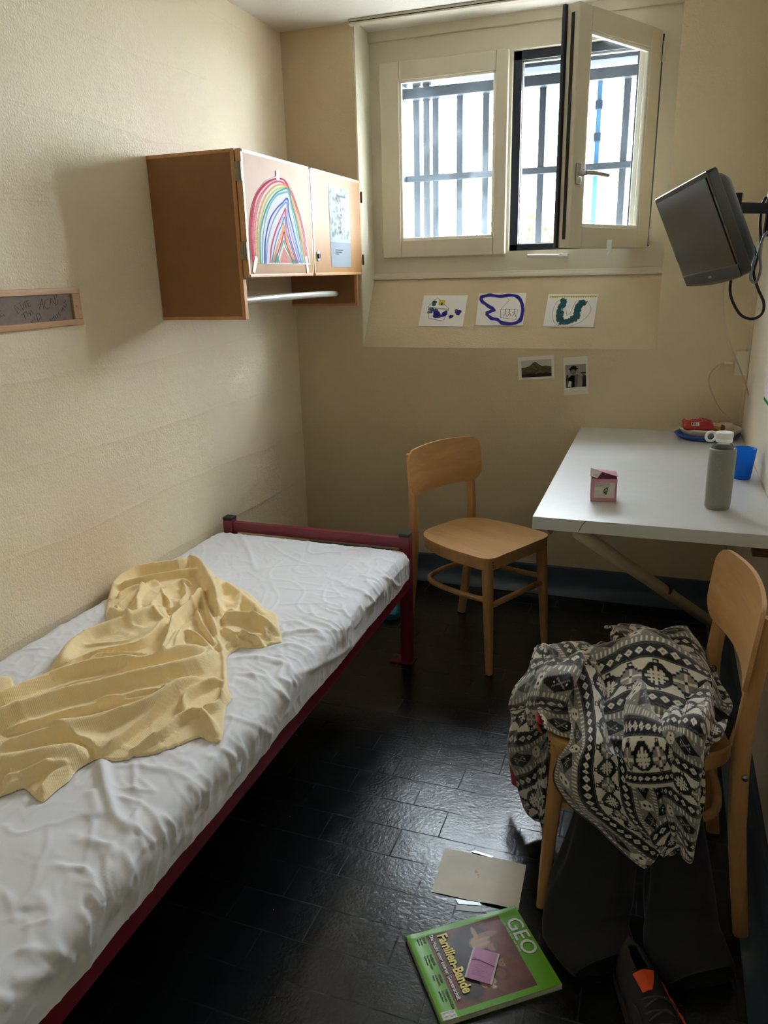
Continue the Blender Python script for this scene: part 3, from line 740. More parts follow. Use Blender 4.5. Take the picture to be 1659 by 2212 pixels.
def paint1(cv, u, W, H):
    cv.stroke([u(*p) for p in ((.14, .38), (.32, .08), (.62, .43), (.55, .84), (.20, .75), (.14, .38), (.62, .45))], .0016, BLK)
    cv.stroke([u(*p) for p in ((.14, .38), (.36, .44), (.62, .45))], .0014, BLK)
    for x, y, c_, r in ((.22, .50, TEAL, .07), (.29, .26, TEAL, .07), (.39, .60, BLU, .12), (.53, .60, BLU, .08), (.70, .70, BLU, .055), (.84, .55, BLU, .075)): blob(cv, u, x, y, r, rgb(*[0]*3) if 0 else c_, 9, .9, int(x*100))
    cv.rect(*[u(.38, 0)[0], u(.50, 0)[0]], u(0, .17)[1], u(0, .32)[1], YEL); cv.stroke([u(*p) for p in ((.38, .17), (.50, .17), (.50, .32), (.38, .32), (.38, .17))], .0012, BLK)
    cv.rect(u(.43, 0)[0], u(.46, 0)[0], u(0, .24)[1], u(0, .32)[1], BLK)
def paint2(cv, u, W, H):
    rr = random.Random(2)
    path = [(.10, .28), (.06, .12), (.25, .06), (.45, .10), (.65, .06), (.82, .12), (.94, .35), (.96, .60), (.92, .85), (.75, .95), (.55, .92), (.45, .80), (.32, .78), (.22, .62), (.36, .50), (.24, .42), (.10, .28)]
    for k in range(16):
        P = smooth_path([(x+rr.uniform(-.028, .028), y+rr.uniform(-.045, .045), 0) for x, y in path], 5)
        cv.stroke([u(p.x, p.y) for p in P], (.0058 if k < 11 else .0014), BLU if k % 3 else rgb(74, 68, 170), .8)
    cv.stroke([u(*p) for p in ((.50, .50), (.52, .76), (.84, .82), (.86, .52), (.50, .50))], .0014, BLK)
    cv.stroke([u(*p) for p in ((.50, .50), (.66, .22), (.58, .10))], .0012, BLK)
    for x in (.60, .69, .79):
        cv.stroke([u(x, .52), u(x+.01, .62), u(x-.03, .72)], .0018, BLK); cv.stroke([u(x+.01, .62), u(x+.04, .72)], .0018, BLK); cv.ell(*u(x, .52), .0022, .0028, BLK); cv.stroke([u(x-.03, .60), u(x+.03, .58)], .0014, BLK)
def paint3(cv, u, W, H):
    rr = random.Random(4)
    cv.stroke([u(.05, .09), u(.97, .07)], .0085, YEL, .85)
    for k in range(19):
        x = .10+k*.047; r_ = .0017 if k < 8 else .0028
        cv.ell(*u(x, .10 - .01*k/19), r_, r_*.9, BLK); 
        if k >= 7: cv.ell(*u(x, .10-.01*k/19), r_*.55, r_*.5, YEL)
    P = smooth_path([(x, y, 0) for x, y in ((.33, .22), (.30, .45), (.30, .70), (.34, .86), (.50, .84), (.62, .72), (.64, .50), (.66, .30), (.74, .28))], 6)
    for p in P:
        for k in range(4):
            x, y = u(p.x+rr.uniform(-.05, .05), p.y+rr.uniform(-.06, .06)); cv.ell(x, y, .0066, .0066, TEAL, .95)
        x, y = u(p.x+rr.uniform(-.07, .07), p.y+rr.uniform(-.07, .07)); cv.ell(x, y, .0034, .0034, BLK, .7); cv.ell(x, y, .0024, .0024, TEAL, 1)
    cv.stroke([u(q.x, q.y) for q in smooth_path([(.34, .14, 0), (.20, .25, 0), (.15, .55, 0), (.20, .85, 0), (.32, .97, 0)], 6)], .0012, BLK)
    cv.stroke([u(q.x, q.y) for q in smooth_path([(.80, .22, 0), (.90, .45, 0), (.86, .65, 0), (.74, .85, 0), (.56, .97, 0)], 6)], .0012, BLK)
    cv.stroke([u(*p) for p in ((.38, .15), (.40, .45), (.44, .66), (.50, .60), (.56, .30), (.60, .18))], .0012, BLK)
on_slope('child_drawing', 'child\'s drawing of a black outlined envelope shape with blue hearts, leftmost on the sill slope', [(916, 638), (1011, 638), (1001, 705), (904, 704)], paint1)
on_slope('child_drawing', 'child\'s drawing of a blue loop round three small figures, middle of the sill slope', [(1035, 634), (1137, 633), (1130, 702), (1027, 703)], paint2)
on_slope('child_drawing', 'child\'s drawing of a teal U-shape under a yellow border, rightmost on the sill slope', [(1185, 635), (1293, 635), (1284, 706), (1173, 705)], paint3)

# two photographs taped to the wall below
def wall_photo(name, label, pts, paint, nu, nv):
    P = [atY(*p, YB-.0012) for p in pts]; tl, tr, br, bl = P
    W_, H_ = np.linalg.norm(tr-tl), np.linalg.norm(bl-tl)
    cv = Canvas(W_, H_, nu, nv, rgb(222, 218, 208)); paint(cv, lambda x, y: (x*W_, y*H_), W_, H_)
    th = thing(name, label, 'photograph', tuple((tl+br)/2))
    cv.sheet('print', tl, tr, bl, M_paper, th, curl=lambda a, b: .004*np.maximum(0, .35-a)**2*4)
def ph1(cv, u, W, H):
    x0, x1, ya_, yb_ = .10, .93, .16, .90
    cv.rect(u(x0, 0)[0], u(x1, 0)[0], u(0, ya_)[1], u(0, yb_)[1], rgb(190, 184, 172))
    m_ = (cv.U >= u(x0, 0)[0]) & (cv.U <= u(x1, 0)[0]) & (cv.V >= u(0, ya_)[1]) & (cv.V <= u(0, yb_)[1])
    hx = (cv.U/W-x0)/(x1-x0); hy = (cv.V/H-ya_)/(yb_-ya_)
    n = np.vectorize(lambda a, b: noise.fractal(Vector((a*9, b*9, 0)), .9, 2.1, 5))(hx, hy)
    ridge = .42 - .30*np.exp(-((hx-.45)/.16)**2) - .06*np.exp(-((hx-.8)/.1)**2) + .03*n
    hill = m_ & (hy > ridge)
    g = .5 + .5*n
    colr = np.array(rgb(98, 92, 66))*(.45+.9*np.clip(g, 0, 1))[..., None]
    cv.c[hill] = colr[hill]
    low = m_ & (hy > .78+.06*n); cv.c[low] = np.array(rgb(52, 50, 42))
def ph2(cv, u, W, H):
    x0, x1, ya_, yb_ = .07, .93, .20, .80
    cv.rect(u(x0, 0)[0], u(x1, 0)[0], u(0, ya_)[1], u(0, yb_)[1], rgb(150, 148, 142))
    for k in range(9): 
        x = x0+.1*k; cv.rect(u(x, 0)[0], u(min(x1, x+.04), 0)[0], u(0, ya_)[1], u(0, .45)[1], rgb(120, 118, 114), .5)
    cv.fill([u(*p) for p in ((.07, .80), (.10, .56), (.30, .47), (.55, .46), (.80, .52), (.93, .80))], rgb(104, 102, 98))
    cv.fill([u(*p) for p in ((.14, .80), (.18, .56), (.34, .47), (.46, .50), (.44, .80))], rgb(26, 26, 26))
    cv.fill([u(*p) for p in ((.16, .78), (.20, .62), (.32, .64), (.30, .79))], rgb(206, 204, 198))
    cv.fill([u(*p) for p in ((.55, .80), (.60, .50), (.72, .50), (.82, .80))], rgb(140, 138, 132))
    cv.ell(*u(.40, .38), W*.12, H*.085, rgb(112, 104, 98)); cv.ell(*u(.40, .34), W*.13, H*.05, rgb(40, 38, 36))
    cv.ell(*u(.41, .31), W*.20, H*.028, rgb(24, 22, 22)); cv.ell(*u(.42, .275), W*.12, H*.045, rgb(28, 26, 26)); cv.ell(*u(.40, .37), W*.085, H*.05, rgb(120, 110, 102))
    cv.ell(*u(.82, .43), W*.12, H*.02, rgb(36, 34, 34)); cv.ell(*u(.82, .46), W*.06, H*.03, rgb(104, 98, 92)); cv.fill([u(*p) for p in ((.76, .80), (.80, .49), (.93, .50), (.93, .80))], rgb(50, 48, 46))
    cv.fill([u(*p) for p in ((.07, .62), (.12, .46), (.19, .46), (.16, .60))], rgb(60, 58, 56))
    cv.rect(0, W, u(0, .80)[1], H, rgb(222, 218, 208)); cv.rect(0, u(.07, 0)[0], 0, H, rgb(222, 218, 208)); cv.rect(u(.93, 0)[0], W, 0, H, rgb(222, 218, 208)); cv.rect(0, W, 0, u(0, .19)[1], rgb(222, 218, 208))
wall_photo('photograph', 'landscape photo print of a mountain ridge stuck on the wall below the window', [(1118, 772), (1196, 767), (1198, 815), (1120, 821)], ph1, 150, 100)
wall_photo('photograph', 'upright black and white print of a person in a hat, right of the mountain print', [(1217, 773), (1269, 769), (1269, 851), (1219, 854)], ph2, 110, 170)

# ------------------------------------------------------------------ bed
m_red = mat('bed_red', rgb(118, 20, 40), .42, bump=.1, bscale=60, coat=.2)
m_cap = mat('black_cap', rgb(26, 26, 28), .5)
BX0, BX1, BY0, BY1 = -1.575, -.803, .46, 2.490
bed = thing('bed_frame', 'dark red steel bed frame with square posts along the left wall', 'bed', ((BX0+BX1)/2, (BY0+BY1)/2, 0))
def post(x, y):
    p = box('post', x-.020, x+.020, y-.020, y+.020, .006, .508, m_red, bed, bevel=.003)
    box('post_cap', x-.0205, x+.0205, y-.0205, y+.0205, .508, .520, m_cap, p, bevel=.003)
    return p
for x, y in ((BX1-.02, BY1-.02), (BX0+.02, BY1-.02), (BX1-.02, BY0+.02), (BX0+.02, BY0+.02)):
    p = post(x, y)
    fp = MB().box(x-.062, x+.028, y-.034, y+.030, 0, .006); 
    fpo = fp.build('foot_plate', m_red, p, bevel=.0015)
    MB().tube([(x-.045, y, .006), (x-.045, y, .009)], .006, 8).build('bolt', m_cap, fpo)
box('end_rail', BX0+.04, BX1-.04, BY1-.034, BY1-.006, .462, .500, m_red, bed, bevel=.003)
box('end_rail', BX0+.04, BX1-.04, BY1-.034, BY1-.006, .305, .345, m_red, bed, bevel=.003)
box('end_rail', BX0+.04, BX1-.04, BY0+.006, BY0+.034, .462, .500, m_red, bed, bevel=.003)
box('side_rail', BX1-.034, BX1-.001, BY0+.04, BY1-.04, .306, .364, m_red, bed, bevel=.003)
box('side_rail', BX0+.004, BX0+.034, BY0+.04, BY1-.04, .312, .362, m_red, bed, bevel=.003)
box('mesh_base', BX0+.034, BX1-.034, BY0+.04, BY1-.04, .325, .345, mat('steel'), bed)

# ------------------------------------------------------------------ chairs
m_w1 = wood('beech', rgb(176, 128, 74), rgb(206, 160, 104), 'Z', 16)
m_w2 = wood('beech_seat', rgb(184, 136, 82), rgb(214, 170, 116), 'X', 9)
m_w3 = wood('beech_back', rgb(182, 134, 80), rgb(210, 164, 108), 'Y', 9)
def rounded(pts, r, n=6):
    out = []; k = len(pts)
    for i in range(k):
        p0, p1, p2 = Vector(pts[i-1]), Vector(pts[i]), Vector(pts[(i+1) % k])
        rr = r[i] if isinstance(r, (list, tuple)) else r
        a = p1+(p0-p1).normalized()*rr; b = p1+(p2-p1).normalized()*rr
        for j in range(n+1):
            t = j/n; out.append((a*(1-t)**2 + p1*2*t*(1-t) + b*t*t))
    return out
def ploft(name, secs, m, parent, bevel=0.):
    v = []; f = []; k = len(secs[0])
    for s in secs: v += [tuple(p) for p in s]
    for i in range(len(secs)-1):
        for j in range(k): f.append((i*k+j, i*k+(j+1) % k, (i+1)*k+(j+1) % k, (i+1)*k+j))
    f.append(tuple(range(k))[::-1]); f.append(tuple(range((len(secs)-1)*k, len(secs)*k)))
    return mesh(name, v, f, m, parent, world=False, bevel=bevel)
def make_chair(label, loc, rz):
    ch = thing('wooden_chair', label, 'chair', loc, rz, 'beech chairs')
    SH = .455
    # seat: flat front with rounded corners, rounder at the back
    out = rounded([(.192, .188, 0), (.192, -.188, 0), (-.02, -.196, 0), (-.205, -.150, 0), (-.205, .150, 0), (-.02, .196, 0)][::-1], [.10, .10, .11, .11, .055, .055][::1] and [.09, .10, .10, .09, .052, .052], 7)
    inner = [p*.93 for p in out]
    v = []; f = []; k = len(out)
    for p in inner: v.append((p.x, p.y, SH-.006))
    for p in out: v.append((p.x, p.y, SH-.002))
    for p in out: v.append((p.x*1.002, p.y*1.002, SH-.008))
    for p in out: v.append((p.x, p.y, SH-.013))
    for i in range(3): f += [(i*k+j, i*k+(j+1) % k, (i+1)*k+(j+1) % k, (i+1)*k+j) for j in range(k)]
    v.append((0, 0, SH-.007)); c_ = len(v)-1; f += [(c_, (j+1) % k, j) for j in range(k)]
    v.append((0, 0, SH-.013)); c_ = len(v)-1; f += [(c_, 3*k+j, 3*k+(j+1) % k) for j in range(k)]
    me = mesh('seat', v, [q[::-1] for q in f], m_w2, ch, smooth=True, world=False)
    me.data.set_sharp_from_angle(angle=math.radians(50))
    # bent apron ring under the seat
    A = [p*.985 for p in out]; B = [p*.90 for p in out]; v = []; f = []
    for ring, z in ((A, SH-.013), (A, SH-.048), (B, SH-.048), (B, SH-.013)): v += [(p.x, p.y, z) for p in ring]
    for i in range(4): f += [(i*k+j, i*k+(j+1) % k, ((i+1) % 4)*k+(j+1) % k, ((i+1) % 4)*k+j) for j in range(k)]
    ap = mesh('apron', v, f, m_w1, ch, smooth=True, world=False); ap.data.set_sharp_from_angle(angle=math.radians(50))
    mb = MB()
    for s in (-1, 1):
        mb = MB()
        for dz in (-.020, -.030, -.038): mb.tube([(.180, s*.158, SH+dz), (.1885, s*.158, SH+dz)], .0018, 6)
        mb.build('pins', mat('pin_dark', rgb(50, 36, 24), .6), ap, world=False)
    
    def sec(cx, cy, z, a, b, n=8):
        r = rounded([(-a, -b, 0), (a, -b, 0), (a, b, 0), (-a, b, 0)], min(a, b)*.75, 3)
        return [Vector((cx+p.x, cy+p.y, z)) for p in r]
    for s in (-1, 1):   # front legs
        lg = ploft('leg', [sec(.188, s*.170, 0, .0115, .0115), sec(.178, s*.166, .18, .0155, .0155), sec(.166, s*.161, .36, .018, .018), sec(.163, s*.160, SH-.02, .018, .018)], m_w1, ch)
        lg.data.shade_smooth(); lg.data.set_sharp_from_angle(angle=math.radians(40))
        lg2 = ploft('glide', [sec(.188, s*.170, 0, .010, .010), sec(.188, s*.170, -.004, .010, .010)], m_cap, lg)
    for s in (-1, 1):   # rear legs running up into the back posts
        P = [(-.245, .166, 0, .0105, .017), (-.228, .167, .12, .0115, .018), (-.207, .168, .28, .0125, .019), (-.197, .168, .42, .0125, .019), (-.196, .167, .52, .0115, .018), (-.203, .165, .62, .0105, .017), (-.213, .163, .72, .0095, .016), (-.219, .162, .765, .009, .015)]
        lg = ploft('leg', [sec(x, s*y, z, b*.95, a*1.15) for x, y, z, a, b in P], m_w1, ch)
        lg.data.shade_smooth(); lg.data.set_sharp_from_angle(angle=math.radians(40))
        MB().tube([(-.205, s*.182, .415), (-.205, s*.187, .415)], .007, 12).build('bolt', mat('steel'), lg, world=False, smooth=True)
    # curved plywood backrest, concave to the sitter
    nu, nv = 28, 16; v = []; f = []
    W2, z0, z1 = .205, .605, .785
    def bp(u, t, off):
        y = -W2+2*W2*u; z = z0+(z1-z0)*t
        # rounded-rectangle shrink
        hw = 1.; r = .052
        dz_ = min(z-z0, z1-z); 
        if dz_ < r: hw = 1-(r-math.sqrt(max(0, r*r-(r-dz_)**2)))/W2
        y *= hw
        cx_ = -.176 - .028*(1-(y/W2)**2)*1.15 - (z-.62)*.09
        arc = .006*math.sin(PI*u)
        return (cx_+off, y, z+arc)
    for off in (.0045, -.0045):
        for j in range(nv+1):
            tt = .5-.5*math.cos(PI*j/nv)
            for i in range(nu+1): v.append(bp(i/nu, tt, off))
    N = (nu+1)*(nv+1)
    for j in range(nv):
        for i in range(nu):
            a = j*(nu+1)+i; f.append((a, a+1, a+nu+2, a+nu+1)); f.append((N+a, N+a+nu+1, N+a+nu+2, N+a+1))
    rim = [i for i in range(nu+1)] + [j*(nu+1)+nu for j in range(1, nv+1)] + [nv*(nu+1)+i for i in range(nu-1, -1, -1)] + [j*(nu+1) for j in range(nv-1, 0, -1)]
    for a, b in zip(rim, rim[1:]+rim[:1]): f.append((a, N+a, N+b, b))
    bk = mesh('backrest', v, f, m_w3, ch, smooth=True, world=False); bk.data.set_sharp_from_angle(angle=math.radians(50))
    # bent stretcher hoop open to the front plus straight front stretcher
    hoop = smooth_path([(.166, .160, .285), (.06, .160, .275), (-.08, .150, .268), (-.165, .115, .265), (-.192, .04, .264), (-.192, -.04, .264), (-.165, -.115, .265), (-.08, -.150, .268), (.06, -.160, .275), (.166, -.160, .285)], 6)
    MB().tube(hoop, .0105, 10).build('stretcher', m_w1, ch, world=False, smooth=True)
    MB().tube([(.172, -.150, .262), (.172, .150, .262)], .010, 10, flat=1.2).build('stretcher', m_w1, ch, world=False, smooth=True)
    return ch
chair1 = make_chair('empty beech chair with curved backrest standing between the bed end and the desk', (-.590, 2.690, .004), math.radians(-27.5))
chair2 = make_chair('beech chair by the right wall with a patterned fleece heaped on its seat', (.005, 1.632, .004), math.radians(187))

# ------------------------------------------------------------------ folding desk
ZT = .772
m_top = mat('white_laminate', rgb(206, 208, 208), .34, var=.02, vscale=30, bump=.04, bscale=400)
m_tube = mat('cream_tube', rgb(196, 180, 148), .45, bump=.1, bscale=40)
desk = thing('wall_desk', 'white laminate desk fixed to the right wall with a slanted cream support tube', 'desk', (XR, 2.65, .70))
TX0, TY0, TY1 = -.297, 2.0, YB-.001
tt = box('desk_top', TX0, XR-.001, TY0, TY1, ZT-.036, ZT, m_top, desk, bevel=.0015)
mb = MB(); mb.tube([(-.155, TY0-.0006, ZT-.002), (-.165, TY0-.0006, ZT-.016), (-.172, TY0-.0006, ZT-.034)], .0008, 5)
mb.build('crack', mat('crack_dark', rgb(60, 56, 50), .8), tt)
mb = MB(); mb.tube([(-.20, 2.10, .722), (-.165, 2.075, .722), (.285, 2.86, .085)], .001, 4); 
tb = MB().tube([(-.175, 2.045, .722), (.318, 2.86, .095)], .0195, 16).build('support_tube', m_tube, desk, smooth=True)
mb = MB(); mb.box(-.225, -.11, 2.03, 2.075, .728, .736); mb.prism([(-.265, 2.02, .736), (-.235, 2.02, .736), (-.248, 2.02, .716)], (0, .02, 0)); mb.build('bracket', mat('bracket_grey', rgb(96, 100, 98), .5, .5), desk)
mb = MB(); mb.box(.262, .326, 2.02, 2.06, .706, .735); mb.tube([(.27, 2.03, .720), (.325, 2.03, .720)], .012, 10); mb.build('wall_hinge', mat('rusty', rgb(92, 58, 36), .8, .2, bump=.6, bscale=200), desk)
mb = MB(); mb.box(XR-.012, XR, 2.82, 2.90, .05, .14); mb.build('wall_plate', m_tube, desk, bevel=.002)
mb = MB(); mb.tube([(.074, 2.452, .414), (.080, 2.462, .406)], [.0198, .0198], 16)
mb.build('paint_chip', mat('rusty'), tb)
box('wall_batten', XR-.03, XR, 2.08, YB, ZT-.066, ZT-.036, m_tube, desk, bevel=.002)

# ------------------------------------------------------------------ things on the desk
Z0 = ZT
# bottle
bo = thing('drinking_bottle', 'glass bottle in grey dotted silicone sleeve with white cap, front right of the desk', 'bottle', (.1815, 2.215, Z0))
bx, by = .1815, 2.215
m_sil = mat('grey_silicone', rgb(132, 132, 126), .6, sheen=.3)
MB().lathe([(.0, .0005), (.030, .0005), (.0325, .003), (.0335, .010), (.0345, .05), (.0350, .12), (.0350, .155), (.0350, .166), (.0325, .1715), (.0312, .1695), (.0310, .020), (0, .018)], bx, by, Z0, 48, cap=False).build('sleeve', m_sil, bo, smooth=True)
mb = MB()
for i in range(15):
    for j in range(16):
        a = 2*PI*(j+.5*(i % 2))/16; z = Z0+.014+i*.0095; r = .0336+.0014*min(1, i/10)
        p = Vector((bx+math.cos(a)*r, by+math.sin(a)*r, z)); n = Vector((math.cos(a), math.sin(a), 0))
        mb.tube([p-n*.0006, p+n*.0007], [.0013, .0006], 6)
mb.build('sleeve_dots', m_sil, bo)
def clear_glass():
    m = bpy.data.materials.new('clear_glass'); m.use_nodes = True; b = m.node_tree.nodes['Principled BSDF']
    b.inputs['Transmission Weight'].default_value = 1; b.inputs['Roughness'].default_value = .02; b.inputs['IOR'].default_value = 1.45; b.inputs['Base Color'].default_value = (.93, .96, .96, 1); return m
MB().lathe([(0, .004), (.0305, .004), (.0310, .166), (.0290, .174), (.0215, .182), (.0185, .188), (.0185, .196), (.0170, .196), (.0170, .188), (.0265, .172), (.0290, .158), (.0285, .008), (0, .008)], bx, by, Z0, 40, cap=False).build('glass_body', clear_glass(), bo, smooth=True)
m_cw = mat('cap_white', rgb(238, 240, 240), .4)
cp = MB().lathe([(.0, .188), (.0200, .188), (.0215, .189), (.0215, .197), (.0208, .198), (.0218, .199), (.0225, .211), (.0215, .2145), (0, .2145)], bx, by, Z0, 40, cap=False).build('cap', m_cw, bo, smooth=True)
cp.data.set_sharp_from_angle(angle=math.radians(40))
# loop of the cap, a flat ring standing out to the left
d_ = Vector((-.94, -.34, 0)); n_ = Vector((0, 0, 1)); ctr = Vector((bx, by, Z0+.2035))+d_*.0375
ring = []; 
for j in range(32):
    a = 2*PI*j/32; ring.append(ctr + d_*math.cos(a)*.0132 + Vector((0, 0, 1))*math.sin(a)*.0125)
MB().tube(ring, .0036, 10, closed=True).build('carry_loop', m_cw, bo, smooth=True)
MB().prism([tuple(Vector((bx, by, Z0+.212))+d_*.018), tuple(Vector((bx, by, Z0+.212))+d_*.032), tuple(Vector((bx, by, Z0+.198))+d_*.027), tuple(Vector((bx, by, Z0+.197))+d_*.018)], (.34*.008, -.94*.008, 0)).build('loop_web', m_cw, bo, bevel=.001)

# translucent blue cup
def cup_mat():
    m = bpy.data.materials.new('blue_plastic'); m.use_nodes = True; nt = m.node_tree; b = nt.nodes['Principled BSDF']
    b.inputs['Base Color'].default_value = (*rgb(14, 140, 236), 1); b.inputs['Roughness'].default_value = .35
    tl = nt.nodes.new('ShaderNodeBsdfTranslucent'); tl.inputs[0].default_value = (*rgb(50, 170, 250), 1)
    mx = nt.nodes.new('ShaderNodeMixShader'); mx.inputs[0].default_value = .55
    out = nt.nodes['Material Output']; nt.links.new(b.outputs[0], mx.inputs[1]); nt.links.new(tl.outputs[0], mx.inputs[2]); nt.links.new(mx.outputs[0], out.inputs[0]); return m
mcup = cup_mat()
cx_, cy_ = .272, 2.565
o = MB().lathe([(0, .0005), (.0240, .0005), (.0262, .003), (.0352, .0965), (.0352, .098), (.0338, .098), (.0250, .006), (0, .005)], cx_, cy_, Z0, 48, cap=False).build('plastic_cup', mcup, None, smooth=True)
tag(o, 'translucent bright blue plastic cup on the desk behind the bottle', 'cup')

# small pink tea carton with its lid flap open
m_pink = mat('pink_card', rgb(198, 138, 160), .5, var=.04, vscale=60)
m_lab = mat('label_white', rgb(214, 206, 196), .55)
bxo = thing('tea_carton', 'small pink cardboard tea box with torn open top on the left of the desk', 'box', (-.128, 2.232, Z0), math.radians(6))
L = .066; D_ = .072; Hh = .069; x0, x1, y0, y1 = -.036, .036, -.040, .034
mb = MB(); t_ = .001
mb.box(x0, x1, y0, y0+t_, 0, Hh); mb.box(x0, x1, y1-t_, y1, 0, Hh); mb.box(x0, x0+t_, y0, y1, 0, Hh); mb.box(x1-t_, x1, y0, y1, 0, Hh); mb.box(x0, x1, y0, y1, 0, t_)
mb.build('carton_body', m_pink, bxo, world=False)
lid = MB()   # lid hinged at the rear, lifted at the front left, folded flap
lid.prism([(x0-.001, y1, Hh+.004), (x1, y1, Hh+.003), (x1+.001, y0+.010, Hh+.004), (x0+.030, y0+.004, Hh+.018), (x0-.003, y0+.030, Hh+.022)], (0, 0, .0012))
lo = lid.build('lid', m_pink, bxo, world=False)
lid = MB(); lid.prism([(x0-.003, y0+.031, Hh+.022), (x0+.028, y0+.004, Hh+.018), (x0+.016, y0-.006, Hh+.002), (x0-.004, y0+.006, Hh+.006)], (-.0004, -.0006, .001))
lid.build('lid_flap', mat('card_inside', rgb(206, 200, 192), .6), lo, world=False)
lid = MB(); lid.prism([(x0-.0006, y0+.012, .030), (x0-.0006, y0+.05, .030), (x0-.0006, y0+.05, .066), (x0-.0006, y0+.012, .062)], (.0003, 0, 0)); lid.build('side_print', m_lab, bxo, world=False)
lid = MB(); lid.prism([(x0+.010, y1-.02, Hh+.0060), (x0+.010, y0+.035, Hh+.0172), (x0+.048, y0+.030, Hh+.0130), (x0+.050, y1-.02, Hh+.0056)], (0, 0, .0009)); lid.build('lid_print', m_lab, lo, world=False)
fl = box('front_label', x0+.010, x1-.006, y0-.0004, y0, .012, .058, m_lab, bxo, world=False)
m_ink2 = mat('label_ink', rgb(70, 64, 62), .7)
def ltext(s, size, x, z, m=m_ink2):
    cu = bpy.data.curves.new('t', 'FONT'); cu.body = s; cu.size = size; cu.extrude = .0001; t = bpy.data.objects.new('tmp', cu); C.objects.link(t); bpy.context.view_layer.update()
    me = bpy.data.meshes.new_from_object(t.evaluated_get(bpy.context.evaluated_depsgraph_get())); bpy.data.objects.remove(t)
    for v in me.vertices: v.co = Vector((x+v.co.x, y0-.0006-v.co.z, z+v.co.y))
    me.name = 'lettering'; me.materials.clear(); me.materials.append(m); o = bpy.data.objects.new('lettering', me); place(o, fl, False)
ltext('Bio-Kräutertee mild', .0048, x0+.012, .0525); ltext('Thé de plantes en sachet bio', .0036, x0+.012, .0475); ltext('Tè di foglie in bustina bio', .0036, x0+.012, .0433)
for k in range(4): ltext('– – – – –', .003, x0+.012, .037-.0035*k)
ltext('————————', .0035, x0+.012, .019)
mb = MB()
for (a, b) in (((.038, .040), (.042, .022)), ((.047, .042), (.043, .022)), ((.034, .034), (.041, .024))): mb.tube([(x0+a[0], y0-.0008, a[1]), (x0+b[0], y0-.0008, b[1])], .0009, 6)
for k in range(6): mb.tube([(x0+.036+.003*(k % 3), y0-.0008, .026+.003*k), (x0+.040+.003*(k % 3), y0-.0008, .028+.003*k)], .0012, 6)
mb.build('plant_print', mat('print_dark', rgb(60, 70, 62), .7), fl, world=False)

# plate stack at the far corner
def oval(name, label, cx, cy, z, prof, sx, sy, m):
    o = MB().lathe(prof, cx, cy, z, 56, cap=False, sx=sx, sy=sy).build(name, m, None, smooth=True); tag(o, label[0], label[1]); return o
pcx, pcy = .196, 3.172
oval('blue_tray', ('shallow oval blue plastic tray at the far corner of the desk', 'tray'), pcx, pcy, Z0, [(0, .001), (.088, .001), (.104, .010), (.113, .020), (.111, .0215), (.101, .012), (.086, .004), (0, .004)], 1.08, .86, mat('tray_blue', rgb(30, 84, 176), .35))
oval('white_dish', ('oval off-white plastic dish stacked on the blue tray', 'dish'), pcx+.008, pcy+.008, Z0+.0046, [(0, .0), (.082, .0), (.094, .018), (.104, .030), (.107, .036), (.104, .040), (.098, .036), (.088, .020), (.078, .004), (0, .004)], 1.08, .84, mat('dish_white', rgb(214, 204, 184), .4))
# red snack packet, a crumpled pillow with printed patches
def pillow(name, label, cat, cxyz, W, Hh_, th, rz, tilt, canvas_fn, m, seed=0, nu=60, nv=44):
    cv = Canvas(W, Hh_, nu, nv, (1, 1, 1)); canvas_fn(cv)
    rr = random.Random(seed); V = []; F = []; cols = []
    u = cv.U/W*2-1; v_ = cv.V/Hh_*2-1
    prof = (np.clip(1-np.abs(u)**4, 0, 1)*np.clip(1-np.abs(v_)**3, 0, 1))**.5
    nz = np.vectorize(lambda a, b: noise.noise(Vector((a*2.3+seed, b*2.3, seed))) * .5 + noise.noise(Vector((a*6, b*6, seed)))*.25)(u, v_)
    R_ = Matrix.Rotation(rz, 4, 'Z') @ Matrix.Rotation(tilt, 4, 'X')
    for s in (1, -1):
        for j in range(nv):
            for i in range(nu):
                z = s*th*prof[j, i]*(.5+.35*nz[j, i]*(1 if s > 0 else .2)) 
                p = R_ @ Vector((cv.U[j, i]-W/2, Hh_/2-cv.V[j, i], z)); V.append((p.x+cxyz[0], p.y+cxyz[1], p.z+cxyz[2])); cols.append(cv.c[j, i])
    N = nu*nv
    for j in range(nv-1):
        for i in range(nu-1):
            a = j*nu+i; F.append((a, a+nu, a+nu+1, a+1)); F.append((N+a, N+a+1, N+a+nu+1, N+a+nu))
    o = mesh(name, V, F, m, None, smooth=True); setcol(o, np.array(cols)); tag(o, label, cat); return o
M_foil = colattr('foil_print', .28, coat=.3)
def cred(cv):
    W, H = cv.w, cv.h
    cv.c[:] = rgb(168, 16, 24); cv.ell(W*.36, H*.25, W*.26, H*.14, rgb(226, 216, 206)); cv.ell(W*.36, H*.25, W*.24, H*.11, rgb(205, 190, 180))
    for k in range(5): cv.stroke([(W*(.16+.09*k), H*.30), (W*(.20+.09*k), H*.19), (W*(.23+.09*k), H*.30)], W*.02, rgb(60, 30, 30))
    for k in range(7): cv.ell(W*(.62+.04*k), H*(.58-.06*k), W*.035, H*.05, rgb(196, 120, 60), .8, .3)
    cv.rect(W*.26, W*.52, H*.74, H*.94, rgb(220, 214, 208))
    for k in range(9): cv.rect(W*(.28+.025*k), W*(.29+.025*k), H*.76, H*.92, rgb(50, 40, 40))
    cv.rect(W*.44, W*.60, H*.66, H*.69, rgb(220, 180, 170))
pillow('snack_packet', 'crumpled red foil snack packet lying on the white dish', 'packet', (.157, 3.145, Z0+.058), .112, .082, .036, .08, .22, cred, M_foil, 3)
